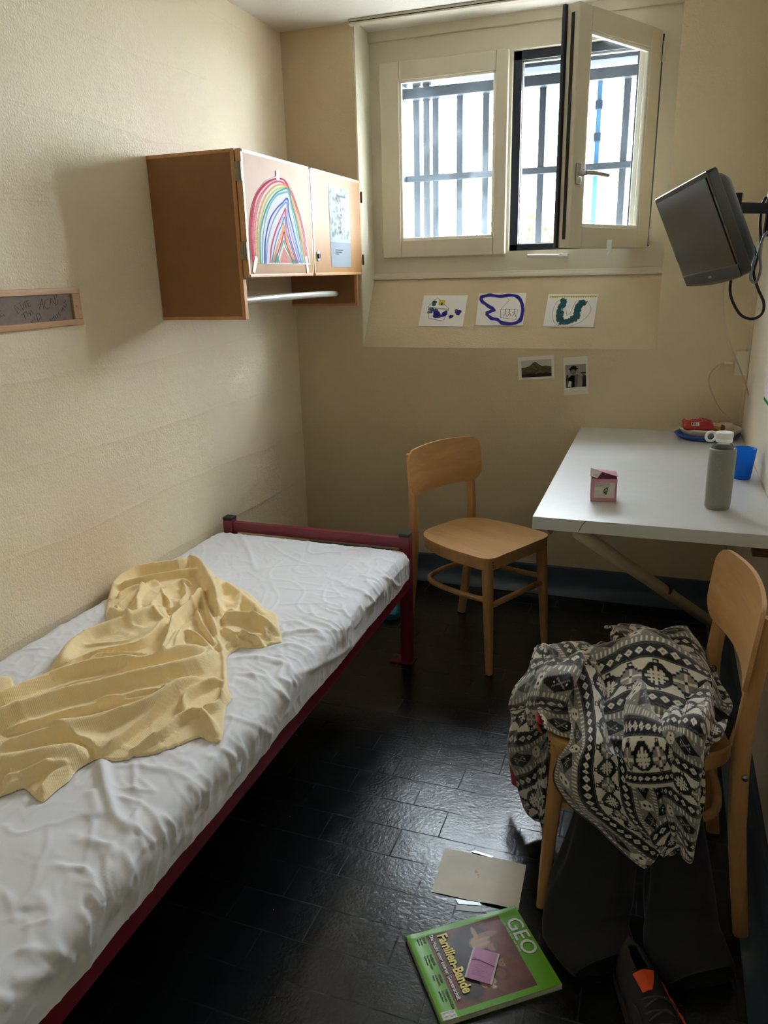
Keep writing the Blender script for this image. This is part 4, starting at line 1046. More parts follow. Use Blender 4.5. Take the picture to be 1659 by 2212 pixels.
def cyel(cv):
    W, H = cv.w, cv.h; cv.c[:] = rgb(214, 190, 140); cv.rect(0, W, H*.6, H, rgb(198, 140, 60)); cv.rect(W*.75, W, 0, H, rgb(110, 30, 24)); cv.rect(W*.4, W*.5, H*.1, H*.25, rgb(70, 40, 30))
pillow('snack_packet', 'small yellow paper packet tucked behind the red one on the white dish', 'packet', (.228, 3.175, Z0+.044), .060, .050, .016, -.1, .35, cyel, M_foil, 8, 36, 30)
o = MB().lathe([(0, 0), (.020, 0), (.025, .005), (.026, .024), (.023, .026), (0, .0265)], .263, 3.205, Z0+.030, 30, cap=False).build('white_tub', mat('dish_white'), None, smooth=True)
tag(o, 'small white lidded tub at the right end of the white dish', 'tub')

# ------------------------------------------------------------------ television on its wall arm
tvl = Vector((.087, 2.679, 1.517))
def rot3(a, b, c): return Matrix.Rotation(a, 3, 'Z') @ Matrix.Rotation(b, 3, 'X') @ Matrix.Rotation(c, 3, 'Y')
RT = rot3(-1.215, .415, -.089)
tv = thing('television', 'small black flat television tilted down on a wall arm above the desk', 'television', tvl)
tv.rotation_euler = RT.to_euler()
m_tvb = mat('tv_gloss', rgb(14, 14, 16), .12, coat=.6); m_tvr = mat('tv_back', rgb(22, 23, 25), .5)
m_scrn = mat('tv_screen', rgb(34, 35, 34), .22, spec=.6)
W2, H2 = .225, .155
# shell: bowed lower edge
o_ = rounded([(-W2, -.018, H2), (W2, -.018, H2), (W2, -.018, -H2), (0, -.018, -H2-.012), (-W2, -.018, -H2)], [.012, .012, .03, .12, .03], 5)
fr_ = MB().prism([tuple(p) for p in o_], (0, .030, 0)); fr_.build('front_shell', m_tvb, tv, world=False, bevel=.003)
box('screen', -W2+.018, W2-.018, -.0205, -.018, -H2+.040, H2-.016, m_scrn, tv, world=False)
box('lower_bezel', -W2+.010, W2-.010, -.0200, -.0175, -H2+.002, -H2+.036, mat('tv_bezel_matt', rgb(48, 49, 48), .5), tv, world=False, bevel=.001)
mb = MB(); mb.box(-.013, .013, -.0206, -.0198, -H2+.014, -H2+.021); mb.build('logo', mat('logo_silver', rgb(150, 150, 150), .3, .8), tv, world=False)
mb = MB(); secs = [(W2-.012, H2-.01, .012), (W2-.022, H2-.022, .035), (W2-.055, H2-.035, .060), (W2-.085, H2-.050, .068)]
k = None; v = []; f = []
for (a, b, y) in secs:
    r_ = rounded([(-a, y, b), (a, y, b), (a, y, -b), (-a, y, -b)], .03, 4); k = len(r_); v += [tuple(p) for p in r_]
for i in range(len(secs)-1): f += [(i*k+j, i*k+(j+1) % k, (i+1)*k+(j+1) % k, (i+1)*k+j) for j in range(k)]
f.append(tuple(range((len(secs)-1)*k, len(secs)*k)))
mesh('rear_shell', v, f, m_tvr, tv, smooth=True, world=False).data.set_sharp_from_angle(angle=math.radians(35))
mb = MB()
for k in range(9): mb.box(-.08, .08, .0685, .0692, .02+.008*k, .0235+.008*k)
mb.build('vents', m_seal, tv, world=False)
arm = thing('tv_wall_mount', 'black jointed steel wall arm holding the television', 'wall mount', (XR, 2.78, 1.56))
m_arm = mat('arm_black', rgb(16, 18, 22), .45, .3)
bk = RT @ Vector((0, .070, 0)) + tvl
mb = MB(); vv = []
for (x, y, z) in ((-.05, .069, -.05), (.05, .069, -.05), (.05, .069, .05), (-.05, .069, .05)): vv.append(tuple(RT @ Vector((x, y, z)) + tvl))
nn = RT @ Vector((0, .006, 0)); mb.prism(vv, tuple(nn)); mb.build('vesa_plate', m_arm, arm)
jx = Vector((bk.x+.035, bk.y+.02, 1.585))
mb = MB(); mb.box(jx.x-.014, jx.x+.014, jx.y-.016, jx.y+.016, 1.545, 1.628); mb.tube([tuple(bk), tuple(jx-Vector((0, 0, .01)))], .012, 10); mb.build('tilt_joint', m_arm, arm, bevel=.002)
mb = MB(); mb.prism([(jx.x, jx.y-.008, 1.570), (jx.x, jx.y-.008, 1.602), (.285, 2.745, 1.596), (.285, 2.745, 1.566)], (.002, .016, 0)); mb.build('arm_link', m_arm, arm, bevel=.002)
mb = MB(); mb.tube([(.283, 2.753, 1.50), (.283, 2.753, 1.64)], .014, 14); mb.prism([(.283, 2.745, 1.565), (.283, 2.745, 1.60), (.320, 2.80, 1.60), (.320, 2.80, 1.565)], (.004, .012, 0)); mb.build('arm_joint', m_arm, arm, smooth=False, bevel=.001)
box('wall_plate', XR-.008, XR, 2.77, 2.84, 1.49, 1.67, m_arm, arm, bevel=.002)
m_cb = mat('cable_black', rgb(10, 10, 12), .35); m_cg = mat('cable_grey', rgb(130, 130, 132), .3, .2); m_cw2 = mat('cable_cream', rgb(192, 178, 152), .45)
def cable(name, label, pts, r, m, fixed=None):
    P = [atY(x, y, Y) if len(q) == 3 else None for q in pts for (x, y, Y) in [q]]
    o = MB().tube(smooth_path([tuple(p) for p in P], 10), r, 10).build(name, m, None, smooth=True); tag(o, label, 'cable'); return o
cable('power_cable', 'thick black cable hanging in a round loop under the television', [(1655, 425, 2.76), (1646, 445, 2.76), (1642, 480, 2.76), (1643, 520, 2.76), (1635, 560, 2.75), (1628, 590, 2.74), (1638, 625, 2.74), (1650, 655, 2.74), (1645, 678, 2.74), (1625, 689, 2.74), (1600, 680, 2.73), (1582, 650, 2.73), (1577, 625, 2.72), (1580, 598, 2.72)], .0045, m_cb)
cable('antenna_cable', 'grey cable looping below the wall arm at the right edge', [(1659, 500, 2.72), (1648, 515, 2.72), (1641, 545, 2.72), (1643, 580, 2.72), (1636, 605, 2.72), (1627, 610, 2.72), (1621, 598, 2.72), (1627, 572, 2.72), (1632, 555, 2.73)], .0042, m_cg)
cable('antenna_cable', 'black cable arching behind the right edge of the television', [(1614, 520, 2.80), (1628, 533, 2.79), (1634, 560, 2.79), (1628, 590, 2.79), (1634, 612, 2.78)], .004, m_cb)
cable('thin_cable', 'thin cream cable hanging from the television down to the desk corner', [(1571, 600, 2.72), (1562, 630, 2.72), (1564, 680, 2.80), (1578, 745, 2.95), (1600, 800, 3.10), (1616, 850, 3.17), (1622, 900, 3.2), (1620, 940, 3.16), (1612, 965, 3.1)], .0026, m_cw2)
ol = thing('wall_socket', 'white square wall socket box in the right corner above the desk', 'socket', (.302, YB, 1.05))
box('socket_box', .277, .325, YB-.022, YB, 1.003, 1.098, mat('socket_white', rgb(216, 206, 186), .4), ol, bevel=.002)
pg = MB().tube([tuple(atY(1583, 785, 3.288)), tuple(atY(1565, 784, 3.288))], [.006, .0045], 10).build('plug', mat('socket_white'), ol, smooth=True)
cable('thin_cable', 'cream cable plugged into the wall socket and curving down to the plates', [(1565, 784, 3.288), (1550, 790, 3.285), (1533, 810, 3.28), (1532, 832, 3.28), (1545, 865, 3.28), (1560, 888, 3.27), (1575, 902, 3.25)], .0026, m_cw2)
# corner of a coloured picture on the right wall
cv = Canvas(.20, .15, 60, 50, rgb(226, 206, 222)); cv.rect(0, .2, .138, .15, rgb(40, 120, 80))
for k in range(40): x = rnd.random()*.2; y = rnd.random()*.13; cv.stroke([(x, y), (x+.02, y-.02)], .002, rgb(*rnd.choice([(200, 90, 160), (150, 110, 200), (240, 240, 240)])), .7)
fy = thing('pink_picture', 'pink and white picture with green edge pinned on the right wall at the photo edge', 'picture', (XR, 2.62, 1.0))
cv.sheet('paper', (XR-.0015, 2.705, 1.15), (XR-.0015, 2.505, 1.15), (XR-.0015, 2.715, 1.000), M_paper, fy)

# ------------------------------------------------------------------ on the floor
# magazine
A, B, C_, D2 = [Vector(atZ(*p, .0125)) for p in ((1112, 1957), (1216, 2129), (879, 2026), (950, 2212))]
uu = (B-A).normalized(); vv_ = (C_-A); vv_ = (vv_-uu*vv_.dot(uu)).normalized()
MW, MH = .214, .266
mg = thing('magazine', 'thick glossy green magazine with a dark red cover picture lying on the floor tiles', 'magazine', (A+B+C_+D2)/4)
mg.location.z = 0
def mp(u, v, z): q = A+uu*u+vv_*v; return (q.x, q.y, z)
MB().prism([mp(0, 0, .0008), mp(MW, 0, .0008), mp(MW, MH, .0008), mp(0, MH, .0008)], (0, 0, .0105)).build('pages', mat('page_edges', rgb(214, 210, 198), .7, bump=.5, bscale=900), mg)
MB().prism([mp(-.001, -.001, 0), mp(MW+.001, -.001, 0), mp(MW+.001, MH+.001, 0), mp(-.001, MH+.001, 0)], (0, 0, .0008)).build('back_cover', mat('cover_green', rgb(78, 140, 24), .3), mg)
MB().prism([mp(-.0015, -.001, 0), mp(.0005, -.001, 0), mp(.0005, MH+.001, 0), mp(-.0015, MH+.001, 0)], (0, 0, .0122)).build('spine', mat('cover_green'), mg)
cv = Canvas(MW, MH, 300, 370, rgb(108, 178, 34))
pc = [(.014, .050), (.196, .050), (.196, .230), (.014, .230)]

m_ = (cv.U > .014) & (cv.U < .200) & (cv.V > .049) & (cv.V < .226)
nzz = np.vectorize(lambda a, b: noise.fractal(Vector((a*22, b*22, 1)), .8, 2.0, 4))(cv.U, cv.V)
cv.c[m_] = (np.array(rgb(118, 66, 52))*(1+.5*nzz)[..., None])[m_]
keep = cv.c.copy()
for (x, y, a, b, col, al) in ((.10, .15, .07, .05, (40, 34, 40), .85), (.05, .13, .04, .045, (34, 30, 38), .8), (.15, .18, .05, .035, (40, 34, 38), .8), (.06, .19, .05, .03, (44, 34, 38), .7),
                              (.066, .118, .020, .026, (200, 164, 138), .9), (.052, .098, .009, .03, (170, 130, 106), .9), (.086, .096, .012, .013, (188, 140, 112), .9), (.088, .086, .016, .009, (110, 66, 36), .9),
                              (.128, .092, .012, .014, (178, 120, 84), .9), (.130, .082, .016, .010, (120, 70, 36), .9), (.150, .108, .014, .012, (140, 84, 50), .85), (.165, .135, .016, .012, (222, 192, 168), .95), (.160, .150, .014, .010, (190, 156, 134), .9), (.175, .118, .018, .012, (126, 76, 46), .8),
                              (.11, .130, .03, .010, (150, 100, 80), .7), (.145, .205, .02, .014, (130, 70, 56), .6)):
    cv.ell(x, y, a, b, rgb(*col), al, .28)
cv.c[~m_] = keep[~m_]
cv.rect(.0, MW, .0, .006, rgb(116, 186, 40))
for (x, y, a, b, col) in ((.171, .128, .004, .006, (90, 60, 44)), (.160, .139, .006, .002, (150, 100, 84)), (.126, .095, .002, .002, (70, 40, 30)), (.133, .095, .002, .002, (70, 40, 30)), (.130, .100, .003, .001, (150, 60, 50)), (.040, .120, .020, .006, (190, 150, 124)), (.060, .105, .004, .016, (206, 170, 140)), (.072, .112, .004, .018, (206, 170, 140))): cv.ell(x, y, a, b, rgb(*col), .85, .3)
cv.rect(.195, .212, .232, .262, rgb(214, 214, 208))
for k in range(13): cv.rect(.197+.0010*k*1.0, .1975+.001*k, .234, .258, rgb(20, 20, 20)) if k % 2 else None
CZ = .0124
cv.c = cv.c*1.0
cv.sheet('front_cover', mp(0, 0, CZ), mp(MW, 0, CZ), mp(0, MH, CZ), M_gloss, mg, thick=.0006, curl=lambda a, b: .0008+.0016*np.exp(-((b-.97)/.05)**2)+.0007*np.sin(b*7+a*3)*np.clip(1-a*2, 0, 1)+.0010*np.exp(-((a-.05)/.04)**2)*(.5+.5*np.sin(b*9)))
m_wt = mat('print_white', rgb(226, 228, 220), .35); m_yl = mat('print_yellow', rgb(238, 214, 80), .35); m_bk = mat('print_black', rgb(24, 30, 14), .4)
def mt_(s, size, u, v, m, bold=0., sx=1., e=.0002):
    return text('lettering', s, size, m, mg, mp(u, v, CZ+.0024), uu, -vv_, e, bold=bold, sx=sx)
mt_('GEO', .050, .030, .040, m_wt, .0004, .98)
mt_('DAS NEUE BILD DER ERDE', .0058, .032, .0475, m_wt, .0001, 1.25)
mt_('Familien-Bande', .031, .020, .201, m_yl, .0010, .80)
mt_('Die Macht einer intimen Gemeinschaft', .0122, .016, .2185, m_wt, .0002, .86)
for u_, hd, a_, b_ in ((.016, 'BERUF', 'Die neuen', 'Nomaden'), (.062, 'KAUKASUS', 'Wo Völker, Sippen', 'und Grenzen'), (.112, 'APULIEN', 'Ein Bildgedicht', 'Italiens'), (.150, 'TUTOR AA CHINA', 'Die Erben der', 'großen Mauer')):
    mt_(hd, .0062, u_, .2345, m_bk, .0003, .85); mt_(a_, .0052, u_, .2415, m_bk, .0001, .85); mt_(b_, .0052, u_, .2480, m_bk, .0001, .85)
# pink sachet on the magazine
sp = [Vector(atZ(*p, .019)) for p in ((1022, 2046), (1080, 2058), (1063, 2127), (1003, 2105))]
sc_ = sum(sp, Vector())/4; ux = ((sp[1]-sp[0])+(sp[2]-sp[3])).normalized(); uy = Vector((-ux.y, ux.x, 0))
sa = thing('tea_sachet', 'pink paper tea sachet with white edges lying on the magazine cover', 'sachet', (sc_.x, sc_.y, .0150)); 
SW, SH_ = .058, .078
def cs(cv):
    W, H = cv.w, cv.h; cv.c[:] = rgb(206, 140, 190); cv.rect(0, W*.06, 0, H, rgb(222, 216, 218)); cv.rect(W*.94, W, 0, H, rgb(222, 216, 218))
    for k in range(7): cv.stroke([(W*.2, H*(.55+.05*k)), (W*(.75-.1*(k % 3)), H*(.55+.05*k))], .0009, rgb(130, 80, 120), .8)
    cv.stroke([(W*.12, H*.36), (W*.22, H*.36)], .0015, rgb(110, 60, 100))
    for k in range(3): cv.stroke([(W*.3, H*(.44+.03*k)), (W*.6, H*(.44+.03*k))], .0006, rgb(150, 95, 140), .7)
cvs = Canvas(SW, SH_, 70, 90, (1, 1, 1)); cs(cvs)
tl = sc_ - ux*SW/2 + uy*SH_/2; 
cvs.sheet('envelope', (tl.x, tl.y, .0170), tuple(Vector((tl.x, tl.y, .0170))+ux*SW), tuple(Vector((tl.x, tl.y, .0170))-uy*SH_), colattr('sachet_print', .5), sa, thick=.0012, curl=lambda a, b: .0030*np.sin(np.pi*a)*np.sin(np.pi*b))
a0 = Vector((tl.x, tl.y, .0206)) - uy*SH_*.42; MB().tube([tuple(a0+ux*SW*.06-Vector((0, 0, .0022))), tuple(a0+ux*SW*.3+uy*.002), tuple(a0+ux*SW*.6-uy*.001), tuple(a0+ux*SW*.94-uy*.003-Vector((0, 0, .0022)))], .0006, 5).build('flap_seam', mat('seam', rgb(150, 90, 140), .6), sa)

# loose sheet of paper and bits of tape
pa = [Vector(atZ(*p, .002)) for p in ((962, 1833), (1136, 1868), (1124, 1962), (934, 1931))]
cv = Canvas(.207, .148, 90, 70, rgb(236, 230, 220))
nz_ = np.vectorize(lambda a, b: noise.fractal(Vector((a*20, b*20, 1)), .8, 2.0, 4))(cv.U, cv.V); cv.c *= (1+.05*nz_)[..., None]
for (x, y, r_) in ((.092, .060, .0045), (.098, .068, .0032), (.100, .074, .002), (.090, .055, .0025)): cv.ell(x, y, r_, r_*.7, rgb(196, 166, 60), .9, .4)
for (x, y, r_) in ((.15, .13, .0016), (.02, .12, .0008), (.13, .128, .0007)): cv.ell(x, y, r_, r_, rgb(110, 104, 96), .8, .4)
ux = ((pa[1]-pa[0]).normalized()); uy = (pa[3]-pa[0]); uy = (uy-ux*uy.dot(ux)).normalized()
ps = thing('paper_sheet', 'creased off-white sheet with small yellow stains lying on the black floor beside the magazine', 'paper', (sum(pa, Vector())/4).to_tuple())
ps.location.z = 0
cv.sheet('paper', tuple(pa[0]), tuple(pa[0]+ux*.207), tuple(pa[0]+uy*.148), M_paper, ps, thick=.0005, curl=lambda a, b: .0018*np.sin(a*4+1)*np.sin(b*5)+.001*np.sin(a*11+b*6)+.001)
m_clr = mat('foil_strip', rgb(200, 206, 208), .18, .3)
def strip(label, pts, z, name='tape_strip', m=m_clr):
    P = [Vector(atZ(*p, z)) for p in pts]; o = MB().prism([tuple(p) for p in P], (0, 0, .0008)).build(name, m, None); tag(o, label, 'tape')
strip('shiny clear tape strip sticking out below the loose paper sheet', [(984, 1942), (1036, 1950), (1042, 1957), (990, 1953)], .0012)
strip('dull grey tape strip on the floor between loose sheet and magazine', [(986, 1955), (1041, 1958), (1042, 1972), (984, 1966)], .0003, m=mat('tape_grey', rgb(120, 122, 120), .3))
strip('narrow clear strip poking out above the loose paper sheet', [(1018, 1840), (1026, 1838), (1066, 1850), (1062, 1853)], .0015)

# teal slipper below the foot end of the bed
sl_ = thing('slipper', 'teal rubber slipper on the floor under the foot end of the bed', 'slipper', (-1.03, 2.88, 0))
m_teal = mat('teal_rubber', rgb(32, 116, 134), .45)
def footprint(cx, cy, L, W, ang, z0, z1, n=28, k=1.):
    pts = []
    for j in range(n):
        a = 2*PI*j/n; x = math.cos(a)*L/2; y = math.sin(a)*W/2*(1+.18*math.cos(a))
        pts.append((cx+(x*math.cos(ang)-y*math.sin(ang))*k, cy+(x*math.sin(ang)+y*math.cos(ang))*k))
    return pts
ang_ = math.radians(-76)
fp = footprint(-1.03, 2.90, .25, .092, ang_, 0, 0)
MB().prism([(x, y, 0) for x, y in fp], (0, 0, .022)).build('sole', m_teal, sl_, bevel=.004)
# upper: half dome over the front
v = []; f = []; nu, nv = 20, 12; dx, dy = math.cos(ang_), math.sin(ang_)
for i in range(nu+1):
    t = i/nu; along = .01+.112*t; hw = .045*math.sqrt(max(0., 1-(max(0, along-.02)/.108)**2))
    for j in range(nv+1):
        a = PI*j/nv; y = math.cos(a)*hw; z = .020+math.sin(a)*(.052*(1-t*.75)*(hw/.045)**.5 if hw > 0 else 0)
        v.append((-1.03+dx*along-dy*y, 2.90+dy*along+dx*y, z))
for i in range(nu):
    for j in range(nv): a = i*(nv+1)+j; f.append((a, a+1, a+nv+2, a+nv+1))
mesh('upper', v, f, m_teal, sl_, smooth=True, solid=.004)
# ------------------------------------------------------------------ cloth helpers
def seg_dist(X, Y, pts):
    """distance to polyline, signed side (+ = left of travel) and parameter along it"""
    best = np.full(X.shape, 1e9); side = np.zeros(X.shape); par = np.zeros(X.shape)
    n = len(pts)-1
    for i in range(n):
        (ax, ay), (bx_, by_) = pts[i], pts[i+1]; vx, vy = bx_-ax, by_-ay; L = vx*vx+vy*vy+1e-14
        tr = ((X-ax)*vx+(Y-ay)*vy)/L; t = np.clip(tr, 0, 1)
        dx, dy = X-ax-t*vx, Y-ay-t*vy; d = np.hypot(dx, dy); m_ = d < best
        best = np.where(m_, d, best); side = np.where(m_, np.sign(vx*dy-vy*dx), side); par = np.where(m_, (i+t)/n, par)
    return best, side, par
def ridge(X, Y, pts, amp, w, taper=True, sharp=1.):
    d, s, t = seg_dist(X, Y, pts)
    e = np.exp(-(d/w)**2) if sharp == 1. else np.exp(-d/w)
    k = np.clip(np.minimum(t, 1-t)/.15, 0, 1)**.6 if taper else 1.
    return amp*e*(k if taper else 1.)
def step(X, Y, pts, ref, amp, L):
    d, s, t = seg_dist(X, Y, pts)
    r = seg_dist(np.array([ref[0]]), np.array([ref[1]]), pts)[1][0]
    sd = d*s*r
    k = np.clip(np.minimum(t, 1-t)/.12, 0, 1)
    return amp*k*(1/(1+np.exp(-sd/.0016)))*np.exp(-np.abs(sd)/L) * np.exp(-(np.where((t <= 0) | (t >= 1), d, 0)/.01)**2)
def sp2(pts, n=6):
    return [(p.x, p.y) for p in smooth_path([(a, b, 0) for a, b in pts], n)]
def pnoise(A, B, s, seed=0., kind='n'):
    f = noise.noise
    return np.array([f(Vector((a*s, b*s, seed))) for a, b in zip(A.ravel(), B.ravel())]).reshape(A.shape)
def inside_poly(X, Y, poly):
    ins = np.zeros(X.shape, bool); k = len(poly)
    for i in range(k):
        x1, y1 = poly[i]; x2, y2 = poly[(i+1) % k]
        ins ^= ((y1 > Y) != (y2 > Y)) & (X < (x2-x1)*(Y-y1)/((y2-y1) or 1e-9)+x1)
    return ins

# ------------------------------------------------------------------ mattress in its white fitted sheet
MX0, MX1, MY0, MY1, MZ0, MZ1, MR = -1.603, -.794, .475, 2.447, .366, .468, .042
nx, ny = 215, 440
ext = MR*PI/2 + (MZ1-MR-MZ0)
a_ = np.linspace(MX0+MR-.095, MX1-MR+ext, nx); b_ = np.linspace(MY0+MR-.1, MY1-MR+ext, ny)
Ag, Bg = np.meshgrid(a_, b_)
def crease_pt(px_, py_):
    q = atZ(px_, py_, MZ1)
    if q[0] > MX1-.015:
        q = atX(px_, py_, MX1); return (MX1-MR+MR*PI/2+(MZ1-MR-q[2]), q[1])
    return (q[0], q[1])
cA = lambda x, y: crease_pt(x/2.552, 1150+y/2.552)      # crops used while measuring the creases
cB = lambda x, y: crease_pt(400+x/3.072, 1080+y/3.072)
cC = lambda x, y: crease_pt(x/2.37, 1600+y/2.37)
Hh = np.zeros(Ag.shape)
soft = [(cB, [(330, 170), (380, 260), (430, 360), (470, 480)], .008, .012), (cB, [(280, 180), (310, 240), (360, 330)], .005, .010), (cB, [(560, 290), (640, 350), (740, 400), (830, 430), (960, 440)], .005, .008),
        (cB, [(460, 475), (560, 450), (700, 435), (850, 440)], .004, .006), (cB, [(600, 580), (760, 595), (900, 600), (1100, 640)], .003, .006), (cB, [(1000, 440), (1120, 390), (1300, 330)], .004, .010),
        (cB, [(680, 830), (780, 790), (880, 740)], .004, .006), (cB, [(300, 960), (420, 945), (560, 915), (700, 885), (860, 875), (960, 930)], .012, .014), (cB, [(600, 700), (800, 690), (1000, 700), (1100, 760)], .003, .008),
        (cB, [(340, 970), (400, 1000), (560, 985), (680, 960), (800, 990), (870, 1040)], .008, .012), (cB, [(560, 1080), (650, 1100), (700, 1160), (720, 1229)], .009, .010), (cB, [(590, 1030), (690, 1080), (740, 1150), (745, 1229)], .006, .007),
        (cB, [(750, 1160), (860, 1110), (980, 1040), (1100, 960), (1200, 860)], .007, .012), (cB, [(1040, 680), (1110, 740), (1110, 800), (1060, 870)], .006, .008), (cB, [(1120, 640), (1180, 700), (1170, 780), (1120, 850)], .006, .008),
        (cB, [(1180, 620), (1240, 660), (1250, 740)], .006, .008), (cB, [(1330, 520), (1290, 620), (1200, 720)], .009, .010), (cB, [(1330, 500), (1390, 560), (1430, 560)], .008, .010), (cB, [(1350, 490), (1430, 400), (1460, 340)], .004, .006), (cB, [(1380, 520), (1450, 440)], .004, .005),
        (cC, [(515, 95), (530, 180), (545, 260), (580, 370), (640, 440), (690, 480)], .014, .014), (cC, [(470, 250), (490, 330), (500, 400)], .010, .016), (cC, [(580, 295), (660, 305), (740, 335), (800, 395), (835, 460), (850, 540)], .007, .007),
        (cC, [(310, 650), (400, 650), (450, 670), (485, 740), (500, 800), (525, 865)], .008, .008), (cC, [(690, 370), (710, 450), (740, 570)], .007, .007), (cC, [(690, 480), (690, 560), (660, 680), (620, 790), (585, 865)], .009, .012),
        (cC, [(430, 500), (500, 530), (580, 545), (640, 600)], .006, .008), (cC, [(110, 960), (180, 935), (280, 915)], .004, .006), (cC, [(250, 440), (248, 520), (225, 590), (190, 660)], .004, .006), (cC, [(20, 780), (60, 850), (80, 920)], .005, .010),
        (cC, [(200, 780), (260, 880), (300, 1010), (330, 1110)], .006, .012), (cC, [(120, 1050), (220, 1060), (330, 1110), (380, 1130)], .007, .012), (cC, [(440, 870), (450, 960), (430, 1070)], .006, .009), (cC, [(330, 620), (200, 760), (130, 870)], .010, .030),
        (cC, [(300, 1180), (200, 1200), (100, 1240)], .006, .012), (cC, [(0, 1290), (70, 1350)], .008, .012), (cC, [(1000, 210), (1020, 280), (1010, 340)], .006, .008), (cC, [(900, 160), (980, 200), (1060, 280)], .005, .008), (cC, [(1100, 60), (1080, 200), (1060, 340)], .008, .010),
        (cC, [(680, 60), (690, 160), (680, 290)], .004, .005), (cC, [(560, 130), (700, 130), (850, 150), (950, 150)], .004, .010), (cC, [(1170, 30), (1200, 110), (1200, 180)], .008, .008), (cC, [(1240, 20), (1220, 120), (1160, 240)], .007, .008),
        (cA, [(350, 500), (250, 540), (150, 590)], .006, .010), (cA, [(100, 620), (200, 600), (300, 560)], .005, .008), (cA, [(0, 680), (120, 650), (260, 640)], .005, .008), (cA, [(500, 400), (400, 450), (330, 470)], .004, .008),
        (cA, [(1270, 640), (1340, 600), (1450, 600), (1600, 560)], .007, .010), (cA, [(1260, 700), (1400, 690), (1560, 720), (1640, 800)], .008, .012), (cA, [(1290, 780), (1450, 800), (1560, 860), (1600, 940)], .007, .010), (cA, [(1250, 1000), (1400, 1040), (1500, 1120)], .005, .010),
        (cA, [(560, 1260), (580, 1400), (640, 1530)], .008, .014), (cA, [(730, 1210), (735, 1340), (760, 1440)], .004, .006)]
for f_, pts, amp, w in soft:
    P = sp2([f_(*p) for p in pts], 4)
    Hh += ridge(Ag, Bg, P, amp*.62, w*.75)
n1 = pnoise(Ag, Bg*.8, 5., 1.); n2 = pnoise(Ag+.02*n1, Bg, 14., 4.)
wr = pnoise(Ag*1.0+Bg*.6+.05*n1, Bg*.55-Ag*.25, 11., 9.)
wr2 = pnoise(Ag*.7-Bg*.5+.04*n2, Bg*.8+Ag*.9, 17., 12.)
edge = np.clip((Ag-(MX1-.20))/.14, 0, 1)
lines = pnoise(Bg*1.0+Ag*.35+.03*n2, Ag*.25, 26., 21.)
Hh += .0035*n1 + .0018*n2 + .0026*np.clip(1-np.abs(wr)*9, 0, 1)**1.5*np.clip(n1*2+.8, 0, 1) + .0020*np.clip(1-np.abs(wr2)*8, 0, 1)**1.5*np.clip(-n1*2+.6, 0, 1)
Hh += edge*(.0040*np.clip(1-np.abs(lines)*5, 0, 1)*np.clip(n1*2.5+.6, 0, 1) + .0016*n2)
def wrap(Ag, Bg, H, x0, x1, y0, y1):
    qx = np.clip(Ag, x0+MR, x1-MR); qy = np.clip(Bg, y0+MR, y1-MR)
    dx, dy = Ag-qx, Bg-qy; L = np.hypot(dx, dy)+1e-9; ux_, uy_ = dx/L, dy/L
    th = np.minimum(L/MR, PI/2); hz = MR*np.sin(th); dr = MR*(1-np.cos(th)) + np.maximum(0, L-MR*PI/2)
    dr = np.minimum(dr, MZ1-MZ0)
    nx_, ny_, nz_ = ux_*np.sin(th), uy_*np.sin(th), np.cos(th)
    return qx+ux_*hz+nx_*H, qy+uy_*hz+ny_*H, MZ1-dr+nz_*H
low = np.clip((Ag-(MX1-MR+.09))/.04, 0, 1)
Xm, Ym, Zm = wrap(Ag, Bg, Hh*(1-.5*low), MX0, MX1, MY0, MY1)
# loose lower hem of the sheet: wavers over the rail
hem = .010*pnoise(Bg, Ag*0, 3.1, 3.) + .006*pnoise(Bg, Ag*0, 9., 5.)
Zm = Zm - np.where(Ag > MX1-MR+MR*PI/2, (Ag-(MX1-MR+MR*PI/2))/(MZ1-MR-MZ0)*(hem+.004), 0)
V = np.stack([Xm, Ym, Zm], -1).reshape(-1, 3)
V[:, 0] = np.maximum(V[:, 0], XW+.012)
idx = np.arange(nx*ny).reshape(ny, nx)
F = np.stack([idx[:-1, :-1].ravel(), idx[:-1, 1:].ravel(), idx[1:, 1:].ravel(), idx[1:, :-1].ravel()], 1).tolist()
m_sheet = mat('white_cotton', rgb(232, 233, 240), .75, bump=.15, bscale=700, sheen=.1, bdist=.0006)
mt = thing('mattress', 'mattress in a wrinkled white fitted sheet on the dark red bed frame', 'mattress', ((MX0+MX1)/2, (MY0+MY1)/2, MZ0))
box('mattress_core', MX0+.03, MX1-.03, MY0+.03, MY1-.03, MZ0-.004, MZ1-.03, mat('foam', rgb(200, 196, 180), .9), mt)
mesh('fitted_sheet', V, F, m_sheet, mt, smooth=True)

